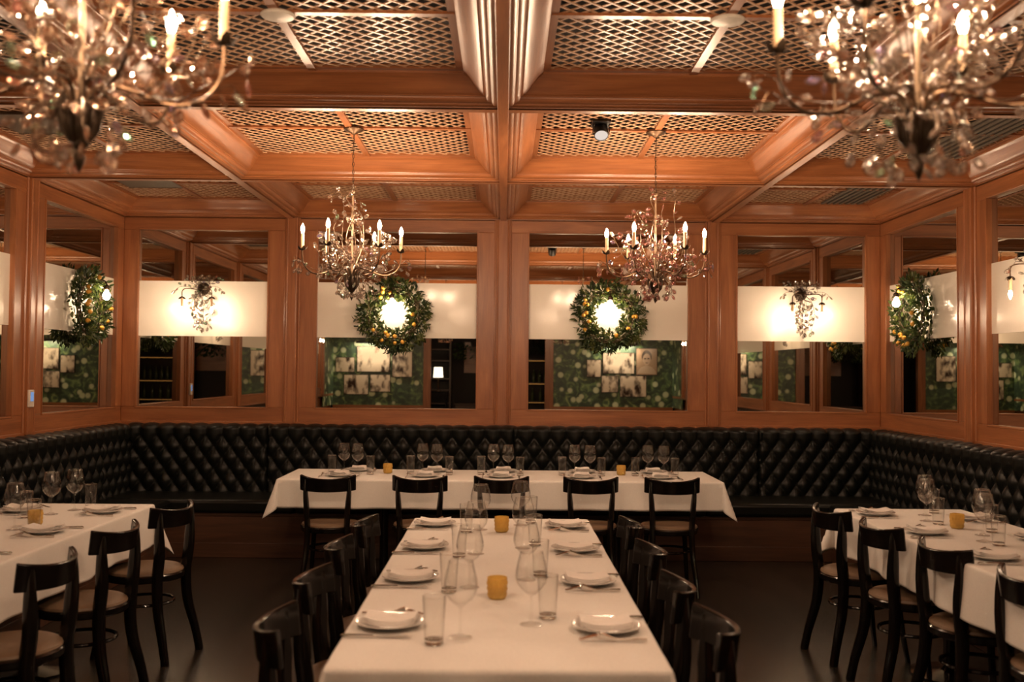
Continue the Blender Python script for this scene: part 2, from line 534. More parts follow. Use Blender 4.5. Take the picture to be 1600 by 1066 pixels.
for i in range(4):
    for j in range(6):
        x0 = XL[i] + (HB if i > 0 else 0.0); x1 = XL[i + 1] - (HB if i < 3 else 0.0)
        y0 = YL[j] + (HB if j > 0 else 0.0); y1 = YL[j + 1] - (HB if j < 5 else 0.0)
        n = len(prof)
        def strip(mb, P, Q):
            vs = [P(d, z) for d, z in prof] + [Q(d, z) for d, z in prof]
            mb.add(vs, [(k, k + 1, n + k + 1, n + k) for k in range(n - 1)])
        strip(crown_x, lambda d, z: (x0 + d, y0 + d, z), lambda d, z: (x1 - d, y0 + d, z))
        strip(crown_x, lambda d, z: (x1 - d, y1 - d, z), lambda d, z: (x0 + d, y1 - d, z))
        strip(crown_y, lambda d, z: (x1 - d, y0 + d, z), lambda d, z: (x1 - d, y1 - d, z))
        strip(crown_y, lambda d, z: (x0 + d, y1 - d, z), lambda d, z: (x0 + d, y0 + d, z))
        ax0, ax1, ay0, ay1 = x0 + 0.195, x1 - 0.195, y0 + 0.195, y1 - 0.195
        cx, cyy = (ax0 + ax1) / 2, (ay0 + ay1) / 2
        for sgn in (1, -1):
            # lines sgn*(x-cx) + (y-cy) = c
            rng = int((ax1 - ax0 + ay1 - ay0) / 2 / (PITCH * math.sqrt(2))) + 1
            for k in range(-rng, rng + 1):
                c = (k + 0.5) * PITCH * math.sqrt(2)
                pts = []
                xa, xb = ax0 - cx, ax1 - cx
                # y = c - sgn*x
                if sgn > 0: lo, hi = max(xa, c - (ay1 - cyy)), min(xb, c - (ay0 - cyy))
                else: lo, hi = max(xa, (ay0 - cyy) - c), min(xb, (ay1 - cyy) - c)
                if hi - lo < 0.01: continue
                A = Vector((cx + lo, cyy + c - sgn * lo, ZL + LT / 2 + (0.0022 if sgn > 0 else 0)))
                B = Vector((cx + hi, cyy + c - sgn * hi, A.z))
                M = Matrix.Translation((A + B) / 2) @ Matrix.Rotation(math.atan2(B.y - A.y, B.x - A.x), 4, 'Z')
                lat.obox(M, (B - A).length, LW, LT)
        bat.box(cx - 0.02, cx + 0.02, ay0 - 0.02, ay1 + 0.02, ZL - 0.012, ZL + 0.003)
        bat.box(ax0 - 0.02, ax1 + 0.02, cyy - 0.02, cyy + 0.02, ZL - 0.010, ZL + 0.003)
struct(crown_x, 'trim_12', M_WX, angle=28, fixn=False)
struct(crown_y, 'trim_13', M_WY, angle=28, fixn=False)
struct(lat, 'trim_14', M_LAT, smooth=False)
struct(bat, 'trim_15', M_WY, smooth=False)
CC = {}   # coffer centres
for i in range(4):
    for j in range(6):
        CC[(i, j)] = ((XL[i] + XL[i + 1]) / 2, (YL[j] + YL[j + 1]) / 2)

# ---- back wall (seen in the mirrors): wood frame, wallpaper panels, opening to the bar
OX0, OX1 = -1.44, 0.83
bw = MB()
bw.box(-HX, OX0 - 0.15, YB - 0.08, YB, 0.0, 0.85)
bw.box(OX1 + 0.17, HX, YB - 0.08, YB, 0.0, 0.85)
bw.box(-HX, HX, YB - 0.08, YB, 2.55, 3.1)
struct(bw, 'wall_back', M_WX)
bp_ = MB()
for a, b in ((OX0 - 0.15, OX0), (OX1, OX1 + 0.17)):
    bp_.box(a, b, YB - 0.08, YB + 0.03, 0, 2.56)
struct(bp_, 'trim_16', M_WZ, bevel=0.004)
wp = MB()
wp.box(-HX - 0.04, OX0 - 0.15, YB - 0.09, YB - 0.02, 0.85, 2.55)
wp.box(OX1 + 0.17, HX + 0.04, YB - 0.09, YB - 0.02, 0.85, 2.55)
for q_ in (left_map, right_map):
    w2 = MB(q_); w2.box(YB, -0.88, 0.0, 0.008, 0.85, 2.55); wp.add(w2.v, w2.f)
struct(wp, 'wall_wallpaper', M_PAPER, smooth=False)
br = MB()
br.box(-3.6, 3.6, -5.1, -5.0, 0, 3.4)
br.box(-2.6, -2.5, -5.0, YB - 0.1, 0, 3.4)
br.box(2.2, 2.3, -5.0, YB - 0.1, 0, 3.4)
struct(br, 'wall_bar', M_DARKWALL)

# ------------------------------------------------------------------ curves and crystals
def smooth(ctrl, n=6):
    P = [Vector(p) for p in ctrl]
    P = [P[0] * 2 - P[1]] + P + [P[-1] * 2 - P[-2]]
    out = []
    for i in range(1, len(P) - 2):
        for k in range(n):
            t = k / n
            out.append(0.5 * ((2 * P[i]) + (-P[i - 1] + P[i + 1]) * t + (2 * P[i - 1] - 5 * P[i] + 4 * P[i + 1] - P[i + 2]) * t * t
                              + (-P[i - 1] + 3 * P[i] - 3 * P[i + 1] + P[i + 2]) * t * t * t))
    out.append(P[-2])
    return out

def crystal_geo(L=0.036, W=0.0125, F=0.0070):
    vs = [(0, 0, 0)]
    for r, z in ((0.62, 0.22), (1.0, 0.55), (0.62, 0.84)):
        for k in range(6):
            a = PI * k / 3 + (0 if r < 1 else PI / 6)
            vs.append((W * r * math.cos(a), F * r * math.sin(a), L * z))
    vs.append((0, 0, L))
    fs = [(0, 1 + (k + 1) % 6, 1 + k) for k in range(6)]
    for q in range(2):
        o = 1 + 6 * q
        for k in range(6):
            k2 = (k + 1) % 6
            if q == 0:
                fs += [(o + k, o + k2, o + 6 + k), (o + k2, o + 6 + k2, o + 6 + k)]
            else:
                fs += [(o + k, o + k2, o + 6 + k2), (o + k, o + 6 + k2, o + 6 + k)]
    fs += [(13 + k, 13 + (k + 1) % 6, 19) for k in range(6)]
    return vs, fs
CV, CF = crystal_geo()
cm = MB(); cm.add(CV, CF)
ME_CRYSTAL = cm.mesh('crystal', M_CRYSTAL, smooth=False)

def place_mat(p, d, rnd):
    d = d.normalized()
    q = d.to_track_quat('Z', 'Y')
    return Matrix.Translation(p) @ q.to_matrix().to_4x4() @ Matrix.Rotation(rnd.uniform(0, PI), 4, 'Z')

def wire_loop(mb, M):
    pts = []
    for k in range(9):
        a = 2 * PI * k / 9
        pts.append(M @ Vector((0.0138 * math.sin(a), 0, 0.0185 - 0.0185 * math.cos(a))))
    mb.tube(pts, 0.0010, 3, closed=True)

def vine(mb, xs, pts, rnd, step=0.03, rad=0.0021, start=0.0, droop=0.0):
    """A stem with crystals on short stalks to both sides."""
    mb.tube(pts, [rad * (1 - 0.5 * i / len(pts)) for i in range(len(pts))], 5)
    acc = -start; side = 1
    for i in range(1, len(pts)):
        seg = pts[i] - pts[i - 1]
        acc += seg.length
        if acc > step:
            acc = 0
            t = seg.normalized()
            s = t.orthogonal().normalized()
            s.rotate(Matrix.Rotation(rnd.uniform(0, 2 * PI), 3, t))
            d = (s * 0.9 * side + t * rnd.uniform(0.1, 0.8) + Vector((0, 0, rnd.uniform(-0.35, 0.25) - droop))).normalized()
            side = -side
            q = pts[i] + d * rnd.uniform(0.010, 0.022)
            mb.tube([pts[i], (pts[i] + q) / 2 + t * 0.003, q], 0.0011, 4)
            M = place_mat(q, d, rnd)
            wire_loop(mb, M); xs.append(M)
    d = (pts[-1] - pts[-2]).normalized()
    M = place_mat(pts[-1], d, rnd)
    wire_loop(mb, M); xs.append(M)

def add_crystals(root, xs, rnd, cap=100):
    xs = list(xs); rnd.shuffle(xs)
    for M in xs[:cap]:
        c = link('crystal', ME_CRYSTAL, root)
        c.matrix_local = M
    if len(xs) > cap:
        mb = MB()
        for M in xs[cap:]:
            mb.add([M @ Vector(v) for v in CV], CF)
        o = mb.build('crystal', M_CRYSTAL, root, smooth=False)
        o['kind'] = 'stuff'

FLAME = [(0.0001, 0), (0.0075, 0.002), (0.0095, 0.010), (0.0125, 0.020), (0.0125, 0.028), (0.0095, 0.040), (0.0055, 0.050), (0.0020, 0.057), (0.0001, 0.060)]

def leaf_cup(mb, M, n=5, L=0.034, W=0.012):
    for k in range(n):
        a = 2 * PI * k / n
        pts = []
        for i, (r, z, ww) in enumerate(((0.004, 0, 0.3), (0.016, -0.002, 1.0), (0.026, 0.008, 0.9), (0.031, 0.020, 0.15))):
            for s in (-1, 0, 1):
                x = r; y = s * W * ww
                pts.append(M @ Vector((x * math.cos(a) - y * math.sin(a), x * math.sin(a) + y * math.cos(a), z + (0.003 if s else 0))))
        fs = []
        for i in range(3):
            for j in range(2):
                fs.append((i * 3 + j, i * 3 + j + 1, i * 3 + j + 4, i * 3 + j + 3))
        mb.add(pts, fs)

def bulb_light(parent, loc, power, size=0.013):
    d = bpy.data.lights.new('bulb_light', 'POINT')
    d.energy = power; d.color = WARM; d.shadow_soft_size = size
    o = link('bulb_light', d, parent)
    o.location = loc
    return o

def candle(arm, p, down=False, power=P_CHAND, sleeve=0.10):
    """leaf cup, candle sleeve and lit bulb at the end of an arm (sub-parts)."""
    M = Matrix.Translation(p) @ (Matrix.Rotation(PI, 4, 'X') if down else Matrix.Identity(4))
    m = MB(); leaf_cup(m, M); m.lathe([(0.0001, -0.006), (0.010, -0.003), (0.013, 0.004), (0.012, 0.007), (0.0001, 0.007)], 10, M)
    m.build('leaf_cup', M_DKBRONZE, arm)
    m = MB(); m.lathe([(0.0001, 0.004), (0.0105, 0.004), (0.0105, sleeve), (0.008, sleeve + 0.002), (0.0001, sleeve + 0.002)], 12, M)
    m.build('candle_sleeve', M_SLEEVE, arm)
    m = MB(); m.lathe([(r, z + sleeve + 0.001) for r, z in FLAME], 12, M)
    m.build('bulb', M_BULB, arm)
    bulb_light(arm, M @ Vector((0, 0, sleeve + 0.03)), power)

def make_chandelier(label, loc, seed):
    rnd = random.Random(seed)
    root = thing('chandelier', label, 'chandelier', loc, 0, 'crystal chandeliers')
    Z = 3.05
    xs = []
    # canopy
    m = MB(); m.lathe([(0.0001, 0.0), (0.062, 0.0), (0.062, -0.006), (0.050, -0.016), (0.022, -0.024), (0.012, -0.034), (0.0001, -0.036)], 24)
    m.build('canopy', M_BRONZE, root, fixn=True)
    # chain of links
    m = MB(); z = -0.034; k = 0
    while z > 2.66 - Z:
        pts = []
        for q in range(10):
            a = 2 * PI * q / 10
            x = 0.006 * math.sin(a); zz = z - 0.0135 + 0.0145 * math.cos(a)
            pts.append((x, 0, zz) if k % 2 else (0, x, zz))
        m.tube(pts, 0.0016, 5, closed=True)
        z -= 0.0245; k += 1
    m.tube([(0.004, 0.003, -0.03), (-0.004, 0.0, -0.2), (0.004, 0.002, 2.66 - Z)], 0.0015, 5)
    m.build('chain', M_DKBRONZE, root)
    # central stem
    m = MB(); m.tube([(0, 0, 2.665 - Z), (0, 0, 2.60 - Z), (0, 0, 2.15 - Z)], [0.004, 0.006, 0.0068], 10)
    m.lathe([(0.0001, 2.675 - Z), (0.012, 2.665 - Z), (0.012, 2.655 - Z), (0.0001, 2.645 - Z)], 12)
    m.build('stem', M_GILT, root)
    # hub with finial
    m = MB()
    m.lathe([(0.0001, 2.145 - Z), (0.024, 2.140 - Z), (0.036, 2.120 - Z), (0.036, 2.095 - Z), (0.029, 2.070 - Z), (0.018, 2.045 - Z), (0.008, 2.035 - Z), (0.013, 2.022 - Z), (0.009, 2.005 - Z), (0.0001, 1.985 - Z)], 16)
    for k in range(8):
        a = 2 * PI * k / 8
        ca, sa = math.cos(a), math.sin(a)
        pts = [Vector((r * ca, r * sa, zz - Z)) for r, zz in ((0.016, 2.05), (0.033, 2.08), (0.042, 2.12), (0.040, 2.155))]
        m.tube(pts, [0.004, 0.011, 0.010, 0.003], 5, flat=0.4)
    m.build('hub', M_DKBRONZE, root)
    # six arms
    for k in range(6):
        a = PI / 3 * k + 0.03
        ca, sa = math.cos(a), math.sin(a)
        P = lambda r, zz, s=0.0: Vector((r * ca - s * sa, r * sa + s * ca, zz - Z))
        m = MB()
        ctrl = [P(0.018, 2.12), P(0.035, 2.18), P(0.10, 2.178, 0.01), P(0.18, 2.148), P(0.245, 2.155, -0.004), P(0.288, 2.200), P(0.300, 2.255), P(0.300, 2.292)]
        m.tube(smooth(ctrl, 5), 0.0048, 6)
        sub = []
        t = smooth([P(0.12, 2.17), P(0.20, 2.165, 0.02), P(0.26, 2.19, -0.015), P(0.30, 2.22, 0.015), P(0.345, 2.25, 0.0), P(0.352, 2.215, 0.01)], 5)
        vine(m, sub, t, rnd, 0.034)
        t = smooth([P(0.22, 2.15), P(0.27, 2.17, -0.02), P(0.315, 2.20, 0.0), P(0.335, 2.175, 0.012)], 5)
        vine(m, sub, t, rnd, 0.034)
        arm = m.build('arm', M_BRONZE, root)
        candle(arm, P(0.300, 2.292))
        xs += sub
    # crystal vines of the body, the top and below the hub
    m = MB()
    for k in range(22):
        a = 2 * PI * k / 22 + rnd.uniform(-0.12, 0.12)
        ca, sa = math.cos(a), math.sin(a)
        r1 = rnd.uniform(0.10, 0.25); h = rnd.uniform(2.20, 2.40)
        P = lambda r, zz, s=0.0: Vector((r * ca - s * sa, r * sa + s * ca, zz - Z))
        sw = rnd.uniform(-0.06, 0.06); lo = rnd.uniform(2.15, 2.20)
        t = smooth([P(0.02, 2.13), P(0.07, lo, sw * 0.2), P(r1 * 0.75, lo + 0.35 * (h - lo), sw), P(r1, h - 0.02, sw * 0.5), P(r1 + 0.02, h + 0.02, -sw)], 6)
        vine(m, xs, t, rnd, 0.034, start=0.07)
    for k in range(7):
        a = 2 * PI * k / 7 + rnd.uniform(-0.3, 0.3)
        ca, sa = math.cos(a), math.sin(a)
        P = lambda r, zz, s=0.0: Vector((r * ca - s * sa, r * sa + s * ca, zz - Z))
        top = rnd.uniform(2.46, 2.67); rr = rnd.uniform(0.06, 0.15); w_ = rnd.uniform(-0.03, 0.03)
        if k % 2: cu = [P(rr + 0.03, top + 0.012, 0.01), P(rr + 0.065, top - 0.002, 0.02)]
        else: cu = [P(rr - 0.025, top + 0.012, 0.015), P(rr - 0.06, top - 0.005, 0.04)]
        t = smooth([P(0.02, 2.20), P(0.04 + rr * 0.4, 2.33, w_), P(rr, 2.42, w_ * 0.5), P(rr * 0.92, (2.42 + top) / 2, -w_), P(rr, top - 0.03, w_)] + cu, 5)
        vine(m, xs, t, rnd, 0.045, start=0.10, rad=0.0022)
    for k in range(10):
        a = 2 * PI * k / 10 + rnd.uniform(-0.2, 0.2)
        ca, sa = math.cos(a), math.sin(a)
        P = lambda r, zz, s=0.0: Vector((r * ca - s * sa, r * sa + s * ca, zz - Z))
        r2 = rnd.uniform(0.07, 0.13)
        t = smooth([P(0.03, 2.12), P(0.07, 2.135), P(r2, 2.105), P(r2 + 0.01, 2.06), P(r2 - 0.01, 2.03)], 5)
        vine(m, xs, t, rnd, 0.034, droop=0.6)
    m.build('vine', M_VINE, root)
    add_crystals(root, xs, rnd)
    return root

CHX = 0.945
c = make_chandelier('crystal chandelier with six candle bulbs hanging before the wreath left of the central post', (-CHX + 0.02, 6.12, ZL - 0.012), 3)
c.rotation_euler.z = R(9)
c = make_chandelier('crystal chandelier with six candle bulbs hanging before the wreath right of the central post', (CHX, 6.12, ZL - 0.012), 11)
c.rotation_euler.z = R(-5)
c = make_chandelier('large close crystal chandelier cut off by the top left corner of the picture', (-CHX + 0.03, 2.17, ZL - 0.012), 23)
c.rotation_euler.z = R(9)
c = make_chandelier('large close crystal chandelier cut off by the top right corner of the picture', (CHX - 0.02, 2.17, ZL - 0.012), 31)
c.rotation_euler.z = R(-14)

# ------------------------------------------------------------------ wall lights
def make_sconce(label, loc, rz, seed):
    rnd = random.Random(seed)
    root = thing('wall_sconce', label, 'wall light', loc, rz, 'crystal wall lights with downward candles')
    Mx = Matrix.Rotation(-PI / 2, 4, 'X')          # lathe axis z -> +y (out of the wall)
    m = MB(); m.lathe([(0.0001, 0), (0.056, 0.0), (0.058, 0.008), (0.050, 0.022), (0.034, 0.040), (0.016, 0.050), (0.0001, 0.053)], 20, Mx)
    m.build('backplate', M_DKBRONZE, root)
    xs = []
    for s in (-1, 1):
        m = MB()
        m.tube(smooth([(0.0, 0.04, -0.01), (s * 0.04, 0.12, -0.012), (s * 0.10, 0.185, -0.012), (s * 0.128, 0.20, -0.035), (s * 0.13, 0.20, -0.085)], 5), 0.0042, 6)
        vine(m, xs, smooth([(s * 0.04, 0.12, -0.01), (s * 0.12, 0.16, 0.01), (s * 0.18, 0.15, 0.0), (s * 0.21, 0.16, -0.03)], 5), rnd, 0.03)
        arm = m.build('arm', M_BRONZE, root)
        candle(arm, Vector((s * 0.13, 0.20, -0.087)), down=True, power=P_SCONCE, sleeve=0.085)
    m = MB()
    for k in range(9):
        s = rnd.uniform(-1, 1)
        t = smooth([(0.0, 0.03, 0.0), (s * 0.05, 0.07, -0.03), (s * 0.10, 0.10 + rnd.uniform(-0.03, 0.05), -0.10), (s * 0.12, 0.10, -0.2), (s * 0.08, 0.09, -0.27 - rnd.uniform(0, 0.1))], 5)
        vine(m, xs, t, rnd, 0.035, droop=0.3)
    for k in range(5):
        s = -1 + k / 2
        t = smooth([(0.0, 0.03, 0.0), (s * 0.05, 0.06, 0.03), (s * 0.10, 0.08, 0.05), (s * 0.12, 0.07, 0.09)], 4)
        vine(m, xs, t, rnd, 0.03)
    m.build('vine', M_DKBRONZE, root)
    add_crystals(root, xs, rnd)
    return root

SZ = 2.262
BN = 0.030   # face of the band behind the wood face
s0 = make_sconce('crystal wall light with two downward candles at the left end of the far wall', (-2.68, YF + BN, SZ), PI, 5)
s1 = dup(s0, (2.68, YF + BN, SZ), PI, 'crystal wall light with two downward candles at the right end of the far wall')
for y, t in ((6.14, 'beside the far wreath'), (0.18, 'nearest the back of the room')):
    dup(s0, (-HX - BN, y, SZ), -PI / 2, 'crystal wall light on the left wall, ' + t)
    dup(s0, (HX + BN, y, SZ), PI / 2, 'crystal wall light on the right wall, ' + t)

def make_wreath(label, loc, rz, seed):
    rnd = random.Random(seed)
    root = thing('citrus_wreath', label, 'wreath', loc, rz, 'lemon leaf wreaths')
    m = MB(); RC = 0.225; N0 = 0.085
    for q in range(4):
        pts = [((RC + 0.016 * math.sin(7 * a + q * 1.6)) * math.cos(a), N0 + 0.014 * math.cos(7 * a + q * 1.6), (RC + 0.016 * math.sin(7 * a + q * 1.6)) * math.sin(a)) for a in [2 * PI * k / 60 for k in range(60)]]
        m.tube(pts, 0.005, 5, closed=True)
    m.build('twig_ring', M_TWIG, root)
    m = MB()
    def leaf(p, d, L, W):
        d = d.normalized()
        s = d.orthogonal().normalized(); s.rotate(Matrix.Rotation(rnd.uniform(0, 2 * PI), 3, d))
        n = d.cross(s)
        vs = []
        for t, ww in ((0, 0.12), (0.3, 0.85), (0.6, 0.9), (1.0, 0.0)):
            c = p + d * L * t + n * (-0.18 * L * t * t)
            if ww > 0:
                vs += [c - s * W * ww + n * 0.003, c - n * 0.001, c + s * W * ww + n * 0.003]
            else: vs.append(c)
        fs = []
        for i in range(2):
            for j in range(2): fs.append((i * 3 + j, i * 3 + j + 1, i * 3 + j + 4, i * 3 + j + 3))
        fs += [(6, 7, 9), (7, 8, 9)]
        m.add(vs, fs)
    for k in range(950):
        a = rnd.uniform(0, 2 * PI); ph = rnd.uniform(0, 2 * PI)
        tr = rnd.uniform(0.012, 0.088)
        r = RC + tr * math.cos(ph); n = max(0.02, N0 + tr * math.sin(ph) * 0.85)
        p = Vector((r * math.cos(a), n, r * math.sin(a)))
        rad = Vector((math.cos(a), 0, math.sin(a))); tan = Vector((-math.sin(a), 0, math.cos(a)))
        d = rad * (math.cos(ph) * 0.9 + 0.15) + Vector((0, 1, 0)) * math.sin(ph) * 0.8 + tan * rnd.uniform(-1.0, 1.0)
        if d.y < -0.3: d.y = 0.1
        leaf(p, d, rnd.uniform(0.040, 0.062), rnd.uniform(0.010, 0.014))
    for k in range(26):   # loose sprigs standing out of the ring
        a = rnd.uniform(0, 2 * PI) if k > 8 else rnd.uniform(PI * 0.9, PI * 1.3)
        rad = Vector((math.cos(a), 0, math.sin(a))); tan = Vector((-math.sin(a), 0, math.cos(a)))
        b = rad * (RC + 0.05) + Vector((0, N0, 0)); e = b + rad * rnd.uniform(0.03, 0.07) + tan * rnd.uniform(-0.04, 0.04) + Vector((0, 0.02, 0))
        m.tube([b, (b + e) / 2, e], 0.0015, 4)
        for q in range(6):
            leaf(b.lerp(e, q / 5), rad + tan * (0.9 if q % 2 else -0.9) + Vector((0, rnd.uniform(-0.3, 0.4), 0)), 0.045, 0.010)
    m.build('foliage', M_LEAF, root)
    sp = MB(); sp.lathe([(0.0001, -0.027), (0.006, -0.024), (0.014, -0.018), (0.0205, -0.008), (0.021, 0.004), (0.017, 0.014), (0.009, 0.021), (0.0001, 0.025)], 12)
    me = sp.mesh('lemon', M_LEMON)
    for k in range(13):
        a = rnd.uniform(PI * 0.95, PI * 2.05) if k < 9 else rnd.uniform(0, PI)
        r = RC + rnd.uniform(-0.05, 0.05)
        o = link('lemon', me, root); o.location = (r * math.cos(a), N0 + 0.070, r * math.sin(a))
        o.rotation_euler = (rnd.uniform(0, 3), rnd.uniform(0, 3), 0); o.scale = (0.85,) * 3
    return root

def make_wall_lamp(label, loc, rz):
    root = thing('wall_lamp', label, 'wall light', loc, rz, 'single bulb wall lights in the wreaths')
    Mx = Matrix.Rotation(-PI / 2, 4, 'X')
    m = MB(); m.lathe([(0.0001, 0), (0.042, 0.0), (0.042, 0.008), (0.020, 0.016), (0.0001, 0.018)], 20, Mx)
    m.build('backplate', M_DKBRONZE, root)
    m = MB(); m.tube(smooth([(0, 0.01, 0), (0, 0.10, 0.015), (0, 0.185, 0.01), (0, 0.21, -0.02), (0, 0.21, -0.03)], 5), 0.006, 8)
    m.build('arm', M_DKBRONZE, root)
    m = MB(); m.lathe([(0.0001, -0.025), (0.014, -0.028), (0.024, -0.040), (0.024, -0.062), (0.015, -0.070)], 16, Matrix.Translation((0, 0.21, 0)))
    m.build('socket', M_DKBRONZE, root)
    m = MB(); m.lathe([(0.012, -0.068), (0.016, -0.080), (0.027, -0.100), (0.030, -0.118), (0.024, -0.136), (0.012, -0.146), (0.0001, -0.149)], 16, Matrix.Translation((0, 0.21, 0)))
    m.build('bulb', M_BULB, root)
    bulb_light(root, (0, 0.21, -0.115), P_WREATH, 0.024)
    return root

WZC = 2.045
w0 = make_wreath('leafy wreath with lemons around a bulb, just left of the central far post', (-0.97, YF + BN, WZC), PI, 2)
w1 = make_wreath('leafy wreath with lemons around a bulb, just right of the central far post', (0.945, YF + BN, WZC), PI, 4)
dup(w1, (-HX - BN, 8.08, WZC), -PI / 2, 'leafy wreath with lemons on the left wall near the far corner')
dup(w0, (HX + BN, 8.08, WZC), PI / 2, 'leafy wreath with lemons on the right wall near the far corner')
LZ = WZC + 0.20
l0 = make_wall_lamp('bare bulb wall light inside the wreath just left of the central far post', (-0.972, YF + BN, LZ), PI)
dup(l0, (0.945, YF + BN, LZ), PI, 'bare bulb wall light inside the wreath just right of the central far post')
dup(l0, (-HX - BN, 8.08, LZ), -PI / 2, 'bare bulb wall light inside the wreath on the left wall')
dup(l0, (HX + BN, 8.08, LZ), PI / 2, 'bare bulb wall light inside the wreath on the right wall')

# ------------------------------------------------------------------ banquettes
P_, Q_, ZT = 0.144, 0.20, 0.965
def tuft(u, z):
    zz = z - ZT
    if zz > 0:
        h = abs(math.sin(PI * u / P_)) ** 0.6
    else:
        a = u / P_ + zz / Q_; b = u / P_ - zz / Q_
        h = (abs(math.sin(PI * a)) * abs(math.sin(PI * b))) ** 0.5
    return h
def banquette(mp, u0, u1, label, secs, s0_, s1_, basemat, returns=()):
    root = thing('banquette', label, 'banquette', tuple(mp((u0 + u1) / 2, 0.3, 0)), 0, 'tufted black banquettes')
    inv = Vector(root.location)
    lm = lambda u, n, z: tuple(Vector(mp(u, n, z)) - inv)
    def back(a, b, lm=lm):
        m = MB(lm)
        nu = max(8, int((b - a) / 0.012))
        prof_ = [0.46 + 0.0125 * k for k in range(46)]   # up to 1.0225
        nv = len(prof_) + 9
        def f(i, j):
            u = a + (b - a) * i; k = int(round(j * nv))
            edge = min(u - a, b - u)
            if k < len(prof_):
                z = prof_[k]; n = 0.115 + 0.045 * tuft(u, z)
            else:
                t = (k - len(prof_) + 1) / 10 * PI * 0.5
                n = 0.03 + (0.085 + 0.045 * tuft(u, 1.0)) * math.cos(t); z = 1.0225 + (0.032 + 0.014 * tuft(u, 1.0)) * math.sin(t)
            if edge < 0.02: n -= 0.03 * (1 - edge / 0.02) ** 2
            return (u, n, z)
        m.grid(nu, nv, f)
        m.build('backrest', M_LEATHER, root, angle=80, fixn=False)
    for a, b in secs: back(a, b)
    for rm in returns:      # short pieces of backrest that turn the room corner
        back(8.205, YF - 0.10, lambda u, n, z, rm=rm: tuple(Vector(rm(u, n, z)) - inv))
    cuts = [s0_ + (s1_ - s0_) * k / max(1, round((s1_ - s0_) / 1.62)) for k in range(max(1, round((s1_ - s0_) / 1.62)) + 1)]
    for a, b in zip(cuts[:-1], cuts[1:]):
        m = MB(lm); m.box(a + 0.003, b - 0.003, 0.10, 0.70, 0.365, 0.475)
        m.build('seat_cushion', M_LEATHER, root, bevel=0.028, fixn=True)
    m = MB(lm); m.box(s0_, s1_, -0.04, 0.655, 0.0, 0.365); m.box(s0_, s1_, 0.65, 0.668, 0.0, 0.118); m.box(s0_, s1_, 0.65, 0.665, 0.34, 0.365)
    m.box(u0, u1, -0.045, 0.03, 0.365, 1.04)
    m.build('base', basemat, root, bevel=0.003, fixn=True)
    return root
banquette(far_map, -HX, HX, 'long tufted black leather banquette along the far wall behind the long table',
          [(-HX + 0.10, -2.055), (-2.055, 0.105), (0.105, 2.265), (2.265, HX - 0.10)], -HX, HX, M_BASEW, (left_map, right_map))
bl = [(8.195, 6.6), (6.6, 5.0), (5.0, 3.4), (3.4, 1.8)]
banquette(left_map, 1.8, 8.195, 'tufted black leather banquette along the left wall beside the left table', [(b, a) for a, b in bl], 1.8, 8.195, M_BASEW)
banquette(right_map, 1.8, 8.195, 'tufted black leather banquette along the right wall beside the right table', [(b, a) for a, b in bl], 1.8, 8.195, M_BASEW)

# ------------------------------------------------------------------ tables and cloths
TZ = 0.762
def make_table(label, x0, x1, y0, y1, group='tables under white cloths'):
    root = thing('dining_table', label, 'table', ((x0 + x1) / 2, (y0 + y1) / 2, 0), 0, group)
    hx, hy = (x1 - x0) / 2 - 0.004, (y1 - y0) / 2 - 0.004
    m = MB(); m.box(-hx, hx, -hy, hy, TZ - 0.034, TZ - 0.003); m.build('tabletop', M_BLACKWOOD, root, bevel=0.004)
    long_x = hx > hy
    half = max(hx, hy)
    for q in ((-0.55, 0.0, 0.55) if half > 1.4 else (-0.5, 0.5)):
        x, y = (q * half, 0) if long_x else (0, q * half)
        m = MB(); m.lathe([(0.0001, 0.0), (0.20, 0.0), (0.20, 0.012), (0.05, 0.03), (0.032, 0.05), (0.032, TZ - 0.06), (0.10, TZ - 0.034), (0.0001, TZ - 0.034)], 24, Matrix.Translation((x, y, 0)))
        m.build('pedestal', M_BLACKWOOD, root)
    return root

